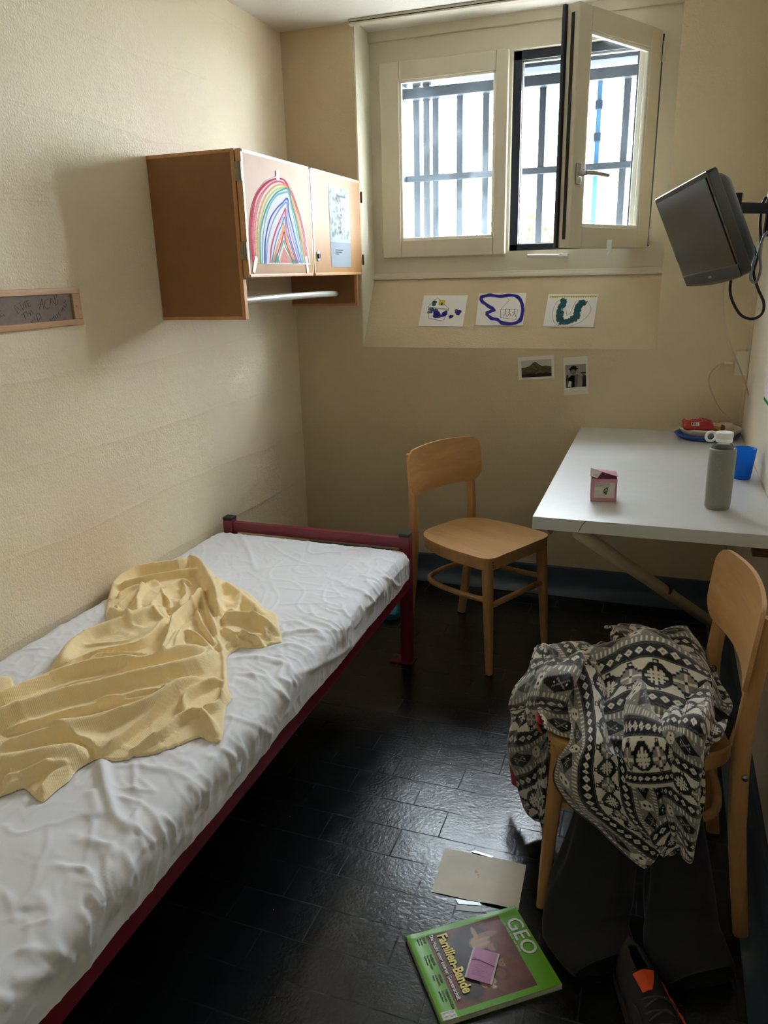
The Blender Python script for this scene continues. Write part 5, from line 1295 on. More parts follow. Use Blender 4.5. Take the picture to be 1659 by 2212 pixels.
# ------------------------------------------------------------------ yellow blanket
ZB = .487
ca = lambda x, y: tuple(atZ(x/2.552, 1150+y/2.552, ZB+.012)[:2])
outl = [(1050, 128), (1105, 138), (1150, 165), (1200, 212), (1290, 248), (1380, 298), (1430, 345), (1470, 388), (1520, 402), (1535, 470), (1552, 545), (1530, 558), (1470, 572), (1455, 586), (1390, 590), (1320, 590), (1250, 627), (1247, 700), (1252, 800), (1270, 846), (1262, 872),
        (1240, 900), (1228, 990), (1212, 1088), (1140, 1086), (1095, 1065), (980, 1110), (870, 1150), (760, 1172), (640, 1196), (570, 1194), (520, 1185), (480, 1205), (415, 1242), (370, 1300), (300, 1352), (232, 1412), (205, 1410), (170, 1388), (122, 1342), (60, 1362), (0, 1382), (-130, 1420), (-330, 1400), (-420, 1200), (-300, 960), (-150, 900),
        (-40, 880), (-40, 748), (0, 742), (50, 745), (70, 800), (92, 842), (150, 815), (205, 800), (232, 755), (255, 715), (310, 650), (345, 600), (400, 562), (470, 520), (560, 487), (575, 450), (572, 415), (578, 380), (590, 320), (640, 250), (720, 202), (860, 178), (960, 160), (1000, 138)]
pol = sp2([ca(*p) for p in outl]+[ca(*outl[0])], 3)[:-1]
pol = [(max(x, XW+.012), y) for x, y in pol]
R_ = [([(590, 340), (640, 268), (740, 218), (860, 198), (980, 188), (1060, 155)], .030, .022), ([(1050, 150), (1110, 200), (1160, 300), (1195, 400), (1208, 470)], .034, .020), ([(830, 430), (900, 350), (980, 290), (1060, 275)], .016, .012),
      ([(640, 400), (720, 350), (790, 300)], .016, .014), ([(330, 720), (370, 620), (480, 545), (640, 500), (800, 460), (920, 430)], .020, .040), ([(870, 700), (920, 620), (955, 520), (1020, 440), (1090, 375), (1120, 328)], .022, .013),
      ([(-60, 960), (0, 935), (150, 868), (330, 800), (560, 750), (800, 732), (1000, 675), (1150, 625)], .028, .026), ([(-200, 1120), (0, 1045), (200, 980), (450, 905), (700, 845), (900, 795), (1080, 735), (1190, 640)], .032, .030),
      ([(0, 1160), (200, 1130), (400, 1085), (600, 1025), (800, 975), (950, 905), (1060, 835), (1200, 775)], .020, .028), ([(1000, 955), (1030, 900), (1120, 835), (1225, 790)], .014, .010), ([(1205, 1075), (1150, 1000), (1090, 972), (980, 1012), (880, 1092), (720, 1165)], .014, .012),
      ([(1235, 860), (1190, 920), (1110, 960)], .014, .012), ([(-200, 1300), (0, 1255), (150, 1230), (320, 1205), (500, 1180)], .018, .038), ([(200, 1395), (290, 1310), (390, 1255)], .010, .016), ([(1225, 285), (1300, 325), (1370, 385), (1430, 430)], .020, .030),
      ([(1220, 485), (1320, 470), (1420, 480), (1530, 530)], .022, .022), ([(1235, 610), (1300, 575), (1390, 580)], .010, .008), ([(1205, 560), (1165, 490), (1135, 420), (1115, 345)], .014, .010), ([(1180, 600), (1110, 500), (1080, 440)], .012, .009),
      ([(1190, 650), (1080, 565), (1005, 562), (960, 655)], .012, .012), ([(895, 705), (945, 625), (975, 560)], .014, .010), ([(1205, 600), (1240, 680), (1242, 800), (1215, 900)], .014, .012), ([(600, 395), (650, 440), (720, 480)], .012, .010),
      ([(760, 430), (762, 350), (810, 290), (880, 268)], .014, .012), ([(1010, 280), (1030, 340), (1000, 400), (940, 430)], .013, .012), ([(880, 340), (930, 380), (940, 430)], .010, .008), ([(470, 730), (560, 690), (700, 690), (830, 712)], .014, .009), ([(450, 600), (620, 600), (760, 570), (850, 520)], .005, .012),
      ([(500, 940), (700, 920), (880, 900), (1000, 850)], .007, .010), ([(1290, 640-60), (1350, 555), (1440, 570)], .008, .006), ([(640, 330), (700, 300), (780, 280)], .010, .008), ([(0, 1330), (130, 1300), (300, 1260)], .006, .012)]
S_ = [([(600, 305), (700, 282), (800, 264), (900, 247), (1000, 227), (1070, 216), (1110, 280), (1160, 360), (1200, 435)], (1040, 180), .022, .030), ([(330, 772), (460, 695), (620, 655), (760, 622), (860, 562), (930, 475)], (600, 570), .018, .03),
      ([(0, 1000), (150, 930), (350, 852), (600, 792), (770, 748)], (350, 800), .012, .03), ([(0, 1097), (200, 1047), (420, 987), (620, 932), (800, 892), (940, 896)], (400, 900), .014, .03),
      ([(180, 1096), (350, 1112), (480, 1146), (555, 1180), (660, 1128), (800, 1032), (900, 962), (1000, 882), (1110, 812)], (500, 1060), .016, .035), ([(0, 1372), (120, 1336), (260, 1280), (400, 1250), (500, 1192)], (200, 1200), .014, .03),
      ([(1205, 222), (1216, 330), (1206, 425)], (1150, 300), .014, .02), ([(1325, 350), (1320, 400), (1290, 440), (1225, 455), (1200, 510)], (1270, 350), .010, .02), ([(1215, 522), (1330, 560), (1452, 583)], (1300, 500), .012, .02),
      ([(1240, 442), (1370, 462), (1440, 520), (1462, 560)], (1450, 450), .010, .02), ([(960, 545), (1020, 470), (1095, 400), (1135, 350)], (990, 450), .012, .02), ([(600, 388), (650, 400), (720, 470)], (640, 440), .010, .02),
      ([(500, 742), (560, 715), (700, 705), (850, 716)], (650, 690), .012, .015), ([(940, 425), (870, 400), (790, 440), (680, 470)], (800, 500), .010, .02), ([(900, 720), (960, 650), (1000, 570), (980, 540)], (920, 640), .012, .015),
      ([(1225, 470), (1205, 560), (1250, 640), (1250, 800)], (1150, 650), .010, .02), ([(1100, 980), (1140, 1000), (1190, 1075)], (1050, 1000), .008, .015)]
gx0, gx1 = min(p[0] for p in pol)-.01, max(p[0] for p in pol)+.01; gy0, gy1 = min(p[1] for p in pol)-.01, max(p[1] for p in pol)+.01
dg_ = .0029; nx2, ny2 = int((gx1-gx0)/dg_), int((gy1-gy0)/dg_)
GX, GY = np.meshgrid(np.linspace(gx0, gx1, nx2), np.linspace(gy0, gy1, ny2))
ins = inside_poly(GX, GY, pol)
bd, _, _ = seg_dist(GX, GY, pol+[pol[0]])
near_ = (bd < dg_*1.05) & ~ins
best = np.full(GX.shape, 1e9); SX, SY = GX.copy(), GY.copy()
for (ax, ay), (bx2, by2) in zip(pol, pol[1:]+[pol[0]]):
    vx, vy = bx2-ax, by2-ay; t = np.clip(((GX-ax)*vx+(GY-ay)*vy)/(vx*vx+vy*vy+1e-12), 0, 1); qx, qy = ax+t*vx, ay+t*vy
    dd = np.hypot(GX-qx, GY-qy); m_ = dd < best; best = np.where(m_, dd, best); SX = np.where(m_, qx, SX); SY = np.where(m_, qy, SY)
GXs = np.where(near_, SX, GX); GYs = np.where(near_, SY, GY)
n1 = pnoise(GXs, GYs, 9., 31.); n2 = pnoise(GXs, GYs, 28., 37.)
wx, wy = GXs+.004*n1, GYs+.004*n2
HB = np.zeros(GX.shape)
for pts, amp, w in R_: HB += ridge(wx, wy, sp2([ca(*p) for p in pts], 4), amp*1.5, w*.62)
for pts, ref, amp, L_ in S_: HB += step(wx, wy, sp2([ca(*p) for p in pts], 4), ca(*ref), amp*1.5, L_)
bc = ca(1000, 420); bm = np.exp(-(np.hypot(GX-bc[0], GY-bc[1])/.16)**2)
rg = 1-np.abs(pnoise(GXs+.03*n1, GYs+.02*n2, 11., 55.))*3; HB += .012*np.sin(np.clip(rg, 0, 1)*PI/2)**2*bm
HB = .12*(1-np.exp(-HB/.10))
bdi = np.where(ins, bd, 0)
rampe = np.clip(bdi/.03, 0, 1)**.6
mound = .012*np.clip(bdi/.12, 0, 1)
HB = .0045*np.clip(bdi/.003, 0, 1) + (HB*(.35+.65*rampe) + mound)*np.clip(bdi/.008, 0, 1)**.5 + (.0022*n1+.0012*n2)*rampe
# rest on the wrinkled sheet below
ai = np.clip(np.round((GXs-a_[0])/(a_[1]-a_[0])).astype(int), 0, nx-1); bi = np.clip(np.round((GYs-b_[0])/(b_[1]-b_[0])).astype(int), 0, ny-1)
base = np.maximum(Hh[bi, ai], 0)
ZZ = MZ1 + .0015 + base*.8 + HB
use = ins | near_
idx = np.arange(nx2*ny2).reshape(ny2, nx2); F = np.stack([idx[:-1, :-1].ravel(), idx[:-1, 1:].ravel(), idx[1:, 1:].ravel(), idx[1:, :-1].ravel()], 1)
ok = use.ravel(); F = F[ok[F].all(1) & (ins.ravel()[F].any(1))]; used = np.unique(F); mpp = -np.ones(nx2*ny2, int); mpp[used] = np.arange(len(used)); F = mpp[F]
V = np.stack([GXs, GYs, ZZ], -1).reshape(-1, 3)[used]
def blanket_mat():
    m = bpy.data.materials.new('yellow_pique'); m.use_nodes = True; nt = m.node_tree; b = nt.nodes['Principled BSDF']
    b.inputs['Base Color'].default_value = (*rgb(248, 225, 176), 1); b.inputs['Roughness'].default_value = .85; b.inputs['Sheen Weight'].default_value = .25; b.inputs['Specular IOR Level'].default_value = .2
    tc = nt.nodes.new('ShaderNodeTexCoord'); mp_ = nt.nodes.new('ShaderNodeMapping'); mp_.inputs['Rotation'].default_value = (0, 0, math.radians(28))
    nt.links.new(tc.outputs['Object'], mp_.inputs[0])
    w1 = nt.nodes.new('ShaderNodeTexWave'); w1.inputs['Scale'].default_value = 62; w1.inputs['Distortion'].default_value = 2.; w1.inputs['Detail Scale'].default_value = .15; w1.inputs['Detail'].default_value = 1
    w2 = nt.nodes.new('ShaderNodeTexWave'); w2.bands_direction = 'Y'; w2.inputs['Scale'].default_value = 80; w2.inputs['Distortion'].default_value = 2.; w2.inputs['Detail Scale'].default_value = .15; w2.inputs['Detail'].default_value = 1
    nt.links.new(mp_.outputs[0], w1.inputs[0]); nt.links.new(mp_.outputs[0], w2.inputs[0])
    ml = nt.nodes.new('ShaderNodeMath'); ml.operation = 'MULTIPLY'; nt.links.new(w1.outputs[1], ml.inputs[0]); nt.links.new(w2.outputs[1], ml.inputs[1])
    ns = nt.nodes.new('ShaderNodeTexNoise'); ns.inputs['Scale'].default_value = 500; nt.links.new(tc.outputs['Object'], ns.inputs[0])
    ad = nt.nodes.new('ShaderNodeMath'); ad.operation = 'MULTIPLY_ADD'; ad.inputs[1].default_value = .5; nt.links.new(ns.outputs[0], ad.inputs[0]); nt.links.new(ml.outputs[0], ad.inputs[2])
    bp = nt.nodes.new('ShaderNodeBump'); bp.inputs['Strength'].default_value = .45; bp.inputs['Distance'].default_value = .0006
    nt.links.new(ad.outputs[0], bp.inputs['Height']); nt.links.new(bp.outputs[0], b.inputs['Normal']); return m
bl = mesh('blanket', V, F.tolist(), blanket_mat(), None, smooth=True)
tag(bl, 'crumpled pale yellow blanket with fine ribbed weave heaped on the white mattress', 'blanket')

# ------------------------------------------------------------------ fleece on the near chair
BK, CR, GY_ = np.array(rgb(22, 24, 28)), np.array(rgb(226, 220, 206)), np.array(rgb(134, 132, 126))
def fair_isle(w, s):
    """knit-like band pattern: w runs across the bands, s along them (metres)"""
    P = .262; w = np.mod(w, P); c = np.zeros(w.shape+(3,)); c[:] = BK
    def put(m_, col): c[m_] = col
    # snowflake band
    b = w < .088; put(b, CR)
    dw = w-.044
    ds = np.mod(s, .112)-.056
    man = np.maximum(np.abs(ds), np.abs(dw)); mm = np.abs(ds)+np.abs(dw)
    put(b & (mm < .046) & (man < .034), BK)
    put(b & (np.abs(ds) < .0035) & (np.abs(dw) < .024), CR); put(b & (np.abs(dw) < .0035) & (np.abs(ds) < .024), CR)
    put(b & (np.abs(np.abs(ds)-.010) < .0025) & (np.abs(dw) < .018), CR); put(b & (np.abs(np.abs(dw)-.010) < .0025) & (np.abs(ds) < .018), CR)
    ds2 = np.mod(s+.056, .112)-.056
    q = .0068; ax, ay = np.floor(np.abs(ds2)/q+.5), np.floor(np.abs(dw)/q+.5)
    st = ax+ay
    put(b & (st <= 5) & (np.maximum(ax, ay) <= 4), BK); put(b & (st <= 4) & (np.maximum(ax, ay) <= 3), GY_*1.1); put(b & (st <= 3) & (np.minimum(ax, ay) == 0), CR); put(b & (st == 0), BK)
    dq = np.mod(s+.028, .056)-.028
    for e in (.008, .080):
        o = np.maximum(np.abs(dq), np.abs(w-e)); put(b & (o < .006), BK); put(b & (o < .003), CR)
    # dark diamond bands
    for c0 in (.088, .218):
        b = (w >= c0) & (w < c0+.044); dw = w-(c0+.022); ds = np.mod(s, .0235)-.01175
        zz = np.abs(np.mod(s, .0118)-.0059)
        put(b & (np.abs(np.abs(dw)-.0165-zz*.4) < .0012), GY_*.45)
        put(b & (np.abs(ds)+np.abs(dw) < .0098), CR); put(b & (np.abs(ds)+np.abs(dw) < .0035), GY_)
    # grey band with ticks and lozenges
    b = (w >= .132) & (w < .218); dw = w-.175; put(b, GY_)
    tk = np.mod(s, .0108); put(b & (np.abs(dw) > .027) & (np.abs(dw) < .041) & (tk < .0042), CR)
    dt = np.mod(s, .0215)-.0107; put(b & (np.abs(np.abs(dw)-.021)+np.abs(dt) < .0022), CR)
    ds = np.mod(s, .118)-.059; lz = np.abs(ds)*.62+np.abs(dw)
    put(b & (lz < .0255), BK); 
    put(b & (lz < .019) & (np.abs(np.abs(ds*.7)-np.abs(dw)) < .0018), GY_*1.1); put(b & (np.abs(np.abs(ds)-.014) < .002) & (np.abs(dw) < .002), CR)
    ds = np.mod(s+.059, .118)-.059; put(b & (np.abs(ds) < .018-.4*np.abs(dw)) & (np.abs(dw) < .02), CR)
    put(b & (np.abs(ds)+np.abs(np.abs(dw)-.009) < .0058), BK)
    return c
def cr_interp(G, nu, nv):
    G = np.array(G, float)
    def along(G, n):
        k = G.shape[0]; t = np.linspace(0, k-1, n); i = np.clip(t.astype(int), 0, k-2); f = (t-i)[:, None, None]
        g = lambda j: G[np.clip(j, 0, k-1)]
        p0, p1, p2, p3 = g(i-1), g(i), g(i+1), g(i+2)
        return .5*(2*p1+(p2-p0)*f+(2*p0-5*p1+4*p2-p3)*f*f+(3*p1-p0-3*p2+p3)*f**3)
    A = along(G, nv); B = along(A.transpose(1, 0, 2), nu).transpose(1, 0, 2); return B
def patch(name, rows, m, parent, nu=150, nv=180, folds=(), nz=.006, seed=0., thick=.005, pattern=None, worldpts=False):
    G = [[(atY(*p) if not worldpts else np.array(p)) for p in r] for r in rows]
    S = cr_interp(G, nu, nv)
    du = np.gradient(S, axis=1); dv = np.gradient(S, axis=0); N = np.cross(du, dv); N /= np.linalg.norm(N, axis=2, keepdims=True)+1e-9
    # make the normal look at the room side (towards the camera)
    tocam = np.array([0, 0, CAMZ])-S; N *= np.sign((N*tocam).sum(2).mean())
    uu_ = np.linspace(0, 1, nu)[None, :].repeat(nv, 0); vv2 = np.linspace(0, 1, nv)[:, None].repeat(nu, 1)
    n_a = pnoise(uu_, vv2, 4., seed); n_b = pnoise(uu_, vv2, 11., seed+5)
    D = nz*n_a*1.5 + nz*.5*n_b
    for (fu, fv, ph, amp, p) in folds:
        ss = np.sin(2*PI*(fu*(uu_+.05*n_a)+fv*(vv2+.04*n_a)+ph)); D = D + amp*np.sign(ss)*np.abs(ss)**p
    S = S + N*D[..., None]
    lu = np.linalg.norm(np.diff(S, axis=1), axis=2).mean()*(nu-1); lv = np.linalg.norm(np.diff(S, axis=0), axis=2).mean()*(nv-1)
    idx = np.arange(nu*nv).reshape(nv, nu); F = np.stack([idx[:-1, :-1].ravel(), idx[1:, :-1].ravel(), idx[1:, 1:].ravel(), idx[:-1, 1:].ravel()], 1)
    o = mesh(name, S.reshape(-1, 3), F.tolist(), m, parent, smooth=True)
    if pattern: setcol(o, pattern(uu_*lu, vv2*lv, uu_, vv2).reshape(-1, 3))
    sd = o.modifiers.new('thickness', 'SOLIDIFY'); sd.thickness = thick; sd.offset = 0
    return o
m_fl = colattr('fleece', .95, bump=.6, bscale=600, sheen=.4, bdist=.0010, spec=.1)
fz = thing('fleece_jumper', 'black, grey and cream patterned fleece garment heaped over the seat of the near chair', 'jumper', (-.02, 1.62, .46))
# left tail falling over the front edge of the seat
patch('front_tail', [[(1162, 1404, 1.80), (1192, 1396, 1.76), (1228, 1402, 1.72), (1262, 1425, 1.68)],
    [(1136, 1452, 1.73), (1165, 1446, 1.64), (1200, 1460, 1.56), (1240, 1490, 1.52)],
    [(1101, 1520, 1.72), (1135, 1515, 1.62), (1168, 1522, 1.56), (1202, 1530, 1.50)],
    [(1098, 1555, 1.71), (1135, 1560, 1.64), (1164, 1562, 1.62), (1192, 1556, 1.60)],
    [(1103, 1620, 1.71), (1135, 1625, 1.65), (1162, 1625, 1.63), (1188, 1615, 1.61)],
    [(1122, 1690, 1.70), (1146, 1695, 1.65), (1170, 1695, 1.64), (1192, 1690, 1.62)],
    [(1145, 1755, 1.69), (1162, 1760, 1.66), (1180, 1762, 1.65), (1196, 1758, 1.64)],
    [(1172, 1792, 1.68), (1180, 1797, 1.66), (1190, 1796, 1.65), (1200, 1790, 1.64)]], m_fl, fz, 130, 260, folds=((1.1, 1.6, .1, .012, .9), (.5, 3.3, .4, .005, .8)), nz=.010, seed=2.,
    pattern=lambda a, b, u, v: fair_isle(b*1.0+a*.25+.02, a))
# main panel over the near front corner, stripes running down its length
patch('main_panel', [[(1175, 1400, 1.76), (1220, 1399, 1.80), (1270, 1412, 1.82), (1320, 1440, 1.84), (1368, 1462, 1.80)],
    [(1200, 1450, 1.64), (1245, 1442, 1.67), (1292, 1452, 1.70), (1342, 1474, 1.72), (1382, 1500, 1.72)],
    [(1226, 1530, 1.50), (1264, 1520, 1.54), (1312, 1530, 1.56), (1354, 1545, 1.58), (1392, 1562, 1.60)],
    [(1233, 1596, 1.405), (1270, 1600, 1.400), (1314, 1610, 1.400), (1356, 1622, 1.400), (1400, 1634, 1.41)],
    [(1206, 1640, 1.395), (1254, 1660, 1.375), (1312, 1680, 1.375), (1364, 1700, 1.38), (1412, 1712, 1.40)],
    [(1206, 1694, 1.40), (1268, 1722, 1.37), (1324, 1748, 1.365), (1376, 1765, 1.372), (1426, 1775, 1.39)],
    [(1290, 1764, 1.39), (1330, 1785, 1.37), (1372, 1806, 1.365), (1414, 1820, 1.372), (1455, 1828, 1.385)],
    [(1392, 1860, 1.38), (1408, 1860, 1.375), (1428, 1854, 1.37), (1444, 1850, 1.375), (1460, 1842, 1.38)]], m_fl, fz, 260, 330, folds=((.8, .3, .0, .015, 1.), (1.9, .5, .3, .007, .9), (.4, 1.3, .1, .008, 1.)), nz=.010, seed=7.,
    pattern=lambda a, b, u, v: fair_isle((1-u)*.36+.150-.06*(1-v), b*1.05))
# right panel with a vertical fold and zipped pocket
patch('right_panel', [[(1312, 1374, 1.88), (1365, 1354, 1.90), (1425, 1362, 1.90), (1485, 1388, 1.88), (1538, 1402, 1.84)],
    [(1352, 1402, 1.80), (1402, 1388, 1.83), (1455, 1398, 1.83), (1510, 1418, 1.80), (1558, 1452, 1.76)],
    [(1395, 1462, 1.71), (1432, 1446, 1.74), (1482, 1452, 1.74), (1532, 1474, 1.70), (1584, 1505, 1.66)],
    [(1392, 1530, 1.56), (1432, 1508, 1.58), (1482, 1506, 1.58), (1530, 1524, 1.58), (1574, 1545, 1.56)],
    [(1386, 1592, 1.43), (1428, 1568, 1.42), (1472, 1566, 1.41), (1520, 1578, 1.41), (1562, 1592, 1.43)],
    [(1385, 1660, 1.40), (1424, 1650, 1.38), (1470, 1650, 1.37), (1516, 1655, 1.38), (1544, 1658, 1.41)],
    [(1395, 1720, 1.40), (1425, 1722, 1.375), (1466, 1722, 1.37), (1506, 1728, 1.38), (1530, 1726, 1.40)],
    [(1420, 1790, 1.39), (1446, 1792, 1.37), (1474, 1796, 1.37), (1500, 1796, 1.375), (1516, 1786, 1.39)],
    [(1446, 1838, 1.385), (1460, 1842, 1.375), (1476, 1844, 1.37), (1492, 1844, 1.375), (1504, 1836, 1.385)]], m_fl, fz, 260, 360, folds=((1.5, .15, .20, .018, .7), (3., .4, .1, .006, .9), (.3, 2.3, .1, .008, 1.)), nz=.010, seed=11.,
    pattern=lambda a, b, u, v: fair_isle(b*1.3+.03*np.sin(u*5)+.12, a*1.35))
# bunched hood behind
patch('bunched_back', [[(1262, 1422, 1.88), (1290, 1392, 1.92), (1325, 1372, 1.93), (1375, 1358, 1.93), (1430, 1362, 1.92)],
    [(1282, 1440, 1.80), (1300, 1400, 1.84), (1335, 1378, 1.84), (1385, 1374, 1.84), (1440, 1384, 1.84)],
    [(1325, 1470, 1.72), (1342, 1440, 1.76), (1368, 1420, 1.77), (1410, 1410, 1.77), (1460, 1420, 1.77)],
    [(1360, 1520, 1.66), (1375, 1492, 1.69), (1395, 1470, 1.70), (1425, 1460, 1.70), (1470, 1470, 1.70)]], m_fl, fz, 180, 150, folds=((1.6, .8, .1, .014, .8), (3.1, 1.2, .3, .006, .9)), nz=.014, seed=17.,
    pattern=lambda a, b, u, v: fair_isle(a*.9+b*.3+.10, b*1.1+a*.2))
# body of cloth resting on the seat, keeps the heap solid from every side
patch('heap', [[(-.215, 1.80, .462), (-.10, 1.83, .470), (.04, 1.83, .475), (.15, 1.80, .470)],
    [(-.225, 1.72, .475), (-.10, 1.76, .53), (.03, 1.77, .57), (.155, 1.74, .52)],
    [(-.215, 1.62, .475), (-.09, 1.65, .50), (.03, 1.66, .56), (.165, 1.65, .55)],
    [(-.20, 1.52, .470), (-.08, 1.54, .485), (.04, 1.55, .52), (.170, 1.55, .52)],
    [(-.17, 1.45, .462), (-.07, 1.445, .470), (.04, 1.445, .48), (.155, 1.45, .48)]], m_fl, fz, 190, 190, folds=((1.7, .3, 0., .008, .9), (.4, 2.2, .2, .007, .9)), nz=.010, seed=23., worldpts=True,
    pattern=lambda a, b, u, v: fair_isle(b+.05, a))
# sleeve with a cuff hanging down the middle
sv = smooth_path([tuple(atY(*p)) for p in ((1425, 1440, 1.74), (1398, 1490, 1.62), (1392, 1550, 1.46), (1396, 1610, 1.385), (1404, 1660, 1.375), (1408, 1692, 1.372))], 26)
nS = len(sv); seg = 110; V = []; F = []; Cc = []
for i, p in enumerate(sv):
    t = i/(nS-1); tan = (sv[min(i+1, nS-1)]-sv[max(i-1, 0)]).normalized(); sx_ = tan.cross(Vector((.1, -1, .25))).normalized(); sy_ = tan.cross(sx_)
    for j in range(seg):
        a = 2*PI*j/seg; r = (.034+.008*t)*(1+.10*math.sin(t*22+math.sin(a)*1.5)*(1-t*.5)) * (1 if t < .96 else .97)
        V.append(tuple(p+sx_*math.cos(a)*r*1.15+sy_*math.sin(a)*r*.40)); Cc.append((t*.24, a*.036))
for i in range(nS-1):
    for j in range(seg): F.append((i*seg+j, i*seg+(j+1) % seg, (i+1)*seg+(j+1) % seg, (i+1)*seg+j))
Cc = np.array(Cc); o = mesh('sleeve', V, F, m_fl, fz, smooth=True, solid=.005); col = fair_isle(Cc[:, 0]*1.5+.06, Cc[:, 1]*2.2); col[Cc[:, 0] > .225] = CR*.8; setcol(o, col)
# zip and dark pocket opening
zp = smooth_path([tuple(atY(*p)) for p in ((1474, 1511, 1.585), (1492, 1509, 1.570), (1520, 1516, 1.55), (1548, 1530, 1.54), (1570, 1545, 1.535))], 8)
MB().tube(zp, .0022, 6).build('zip', mat('zip_dark', rgb(40, 42, 46), .35, .5), fz, smooth=True)
patch('pocket_lining', [[(1500, 1512, 1.565), (1530, 1522, 1.55), (1560, 1540, 1.54), (1586, 1552, 1.56)], [(1508, 1520, 1.545), (1535, 1534, 1.53), (1560, 1556, 1.52), (1582, 1575, 1.54)], [(1520, 1528, 1.53), (1542, 1548, 1.51), (1562, 1575, 1.50), (1574, 1598, 1.52)]], mat('lining_black', rgb(14, 14, 16), .9), fz, 30, 20, thick=.002, nz=.001)

# red garment underneath
m_rd = mat('red_cloth', rgb(178, 16, 34), .85, sheen=.2, bump=.3, bscale=500)
rd = thing('red_shirt', 'bright red garment showing from beneath the patterned fleece on the near chair', 'shirt', (-.2, 1.65, .40))
patch('cloth', [[(-.02, 1.80, .462), (-.02, 1.70, .464), (-.02, 1.58, .464), (-.05, 1.47, .462)],
    [(-.12, 1.81, .470), (-.12, 1.70, .472), (-.12, 1.58, .468), (-.13, 1.46, .464)],
    [(-.190, 1.81, .463), (-.194, 1.71, .463), (-.190, 1.58, .462), (-.178, 1.475, .461)],
    [(-.205, 1.80, .43), (-.208, 1.71, .43), (-.206, 1.60, .435), (-.196, 1.50, .45)],
    [tuple(atY(1108, 1600, 1.80)), tuple(atY(1125, 1600, 1.77)), tuple(atY(1150, 1605, 1.73)), tuple(atY(1180, 1600, 1.68))],
    [tuple(atY(1101, 1640, 1.79)), tuple(atY(1118, 1648, 1.76)), tuple(atY(1145, 1650, 1.73)), tuple(atY(1175, 1650, 1.69))],
    [tuple(atY(1105, 1694, 1.79)), tuple(atY(1122, 1700, 1.76)), tuple(atY(1145, 1705, 1.73)), tuple(atY(1170, 1700, 1.70))]], m_rd, rd, 60, 80, folds=((2.1, .6, .1, .002, .9),), nz=.001, seed=41., thick=.003, worldpts=True)
patch('lower_fold', [[(-.10, 1.56, .395), (-.04, 1.55, .395), (.03, 1.56, .395)], [(-.11, 1.54, .33), (-.04, 1.53, .32), (.04, 1.54, .32)], [(-.12, 1.53, .26), (-.05, 1.52, .25), (.04, 1.53, .25)]], m_rd, rd, 40, 40, folds=((2.1, .4, .1, .006, .9),), nz=.003, seed=43., thick=.003, worldpts=True)

# dark trousers hanging from the seat to the floor
m_tr = mat('dark_cloth', rgb(24, 26, 29), .9, sheen=.1, bump=.4, bscale=400)
trs = thing('dark_trousers', 'charcoal trousers hanging under the fleece from the near chair down to the floor', 'trousers', (0, 1.45, .2))
def leg(path, widths, name):
    P = smooth_path(path, 10); n = len(P); seg = 36; V = []; F = []
    ws = np.interp(np.linspace(0, 1, n), np.linspace(0, 1, len(widths)), widths)
    for i, p in enumerate(P):
        t = i/(n-1); tan = (P[min(i+1, n-1)]-P[max(i-1, 0)]).normalized()
        sx_ = Vector((1, .15, 0)); sx_ = (sx_-tan*sx_.dot(tan)).normalized(); sy_ = tan.cross(sx_)
        for j in range(seg):
            a = 2*PI*j/seg; r = 1+.10*math.sin(3*a+t*5)+.06*math.sin(5*a-t*9); q = p+sx_*math.cos(a)*ws[i]*r+sy_*math.sin(a)*ws[i]*.42*r
            V.append((q.x, q.y, max(q.z, .004+.002*math.sin(a)))) 
    for i in range(n-1):
        for j in range(seg): F.append((i*seg+j, i*seg+(j+1) % seg, (i+1)*seg+(j+1) % seg, (i+1)*seg+j))
    F.append(tuple(range(seg))[::-1])
    return mesh(name, V, F, m_tr, trs, smooth=True)
leg([(-.035, 1.52, .395), (-.035, 1.45, .33), (-.045, 1.42, .20), (-.055, 1.41, .10), (-.045, 1.37, .045), (.0, 1.30, .030)], [.050, .060, .075, .090, .095, .070], 'trouser_leg')
leg([(.085, 1.56, .395), (.10, 1.50, .30), (.12, 1.48, .16), (.135, 1.46, .07), (.155, 1.40, .040), (.19, 1.33, .028)], [.050, .060, .065, .075, .085, .070], 'trouser_leg')

# shoe lying at the lower edge
m_sh = mat('shoe_mesh', rgb(48, 46, 46), .8, bump=.6, bscale=500); m_or = mat('shoe_orange', rgb(240, 84, 40), .5); m_lc = mat('shoe_lace', rgb(62, 66, 76), .8)
shx, shy, sha = .089, 1.208, math.radians(-66)
sh = thing('sports_shoe', 'dark mesh sports shoe with orange tongue and sole edge beside the magazine', 'shoe', (shx, shy, 0), sha)
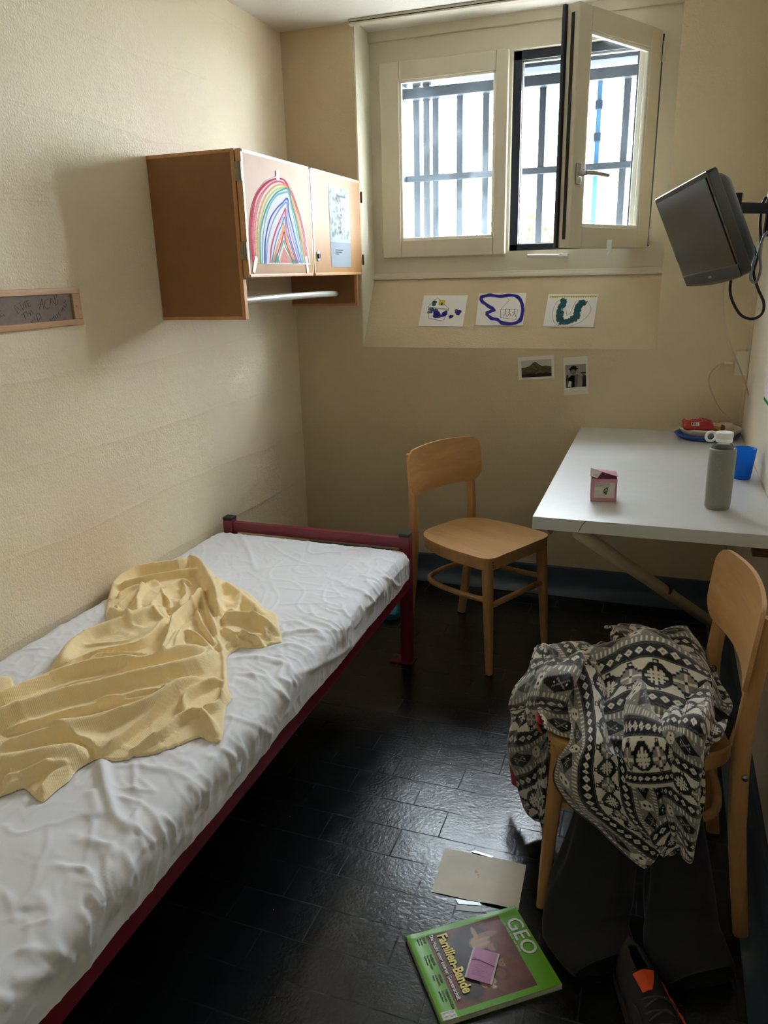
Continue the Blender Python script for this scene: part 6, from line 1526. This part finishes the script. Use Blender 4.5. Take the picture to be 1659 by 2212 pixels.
# local x runs heel (-) to toe (+)
def prof(t):   # half width, height along the shoe
    hw = .032+.010*math.sin(PI*min(1, t*1.1))+ .010*math.exp(-((t-.68)/.2)**2); hw *= min(1, math.sqrt(max(0, 1-((t-.5)/.505)**8)))
    h = .085-.052*max(0, (t-.30)/.7)**.8; h *= min(1, (1-t+.02)*9)**.5
    return hw, h
V = []; F = []; nL, nA = 36, 22
for i in range(nL+1):
    t = i/nL; hw, h = prof(t); x = -.14+.28*t
    for j in range(nA+1):
        a = PI*j/nA; V.append((x, math.cos(a)*hw*(1-.18*math.sin(a)**2), .022+math.sin(a)**.75*(h-.022) if math.sin(a) > 1e-6 else .022))
for i in range(nL):
    for j in range(nA):
        if 3 <= i <= 11 and 8 <= j <= 13: continue
        a = i*(nA+1)+j; F.append((a, a+1, a+nA+2, a+nA+1))
mesh('upper', V, F, m_sh, sh, smooth=True, world=False, solid=.005, soff=-1)
out_ = []
for i in range(25): t = i/24; hw, _ = prof(t); out_.append((-.142+.284*t, hw+.004))
full = [(x, y, 0) for x, y in out_]+[(x, -y, 0) for x, y in out_[::-1]]
MB().prism([(x, y, .0) for x, y, z in full], (0, 0, .018)).build('outsole', mat('outsole_dark', rgb(36, 34, 34), .8), sh, world=False, bevel=.003)
MB().tube([(x, y+.006, .020+.0025*math.sin(k*2.2)) for k, (x, y, z) in enumerate(full[:25])], .0032, 8).build('sole_edge', m_or, sh, world=False, smooth=True)
patch('tongue', [[(-.050, -.026, .082), (-.052, -.006, .090), (-.050, .016, .086)], [(-.034, -.024, .082), (-.034, -.006, .088), (-.034, .010, .086)], [(-.012, -.020, .078), (-.012, -.010, .084), (-.012, -.002, .084)]], m_or, sh, 20, 20, thick=.004, nz=.0, worldpts=True).matrix_parent_inverse = Matrix.Identity(4)
for k in range(4):
    x = -.002+.022*k; z = .0815-.0085*k; ls = smooth_path([(x, -.026, z-.008), (x+.004, -.012, z+.003), (x+.006, .010, z+.003), (x+.010, .026, z-.008)], 5)
    MB().tube(ls, .0022, 6).build('lace', m_lc, sh, world=False, smooth=True)
    ls = smooth_path([(x+.006, .026, z-.009), (x+.004, .010, z+.002), (x+.012, -.012, z+.001), (x+.014, -.026, z-.010)], 5)
    MB().tube(ls, .0022, 6).build('lace', m_lc, sh, world=False, smooth=True)
for s in (-1, 1):
    MB().tube(smooth_path([(-.02, s*.036, .045), (.01, s*.037, .060), (.04, s*.036, .035), (.07, s*.036, .030)], 6), .0016, 6).build('side_trim', m_lc, sh, world=False, smooth=True)
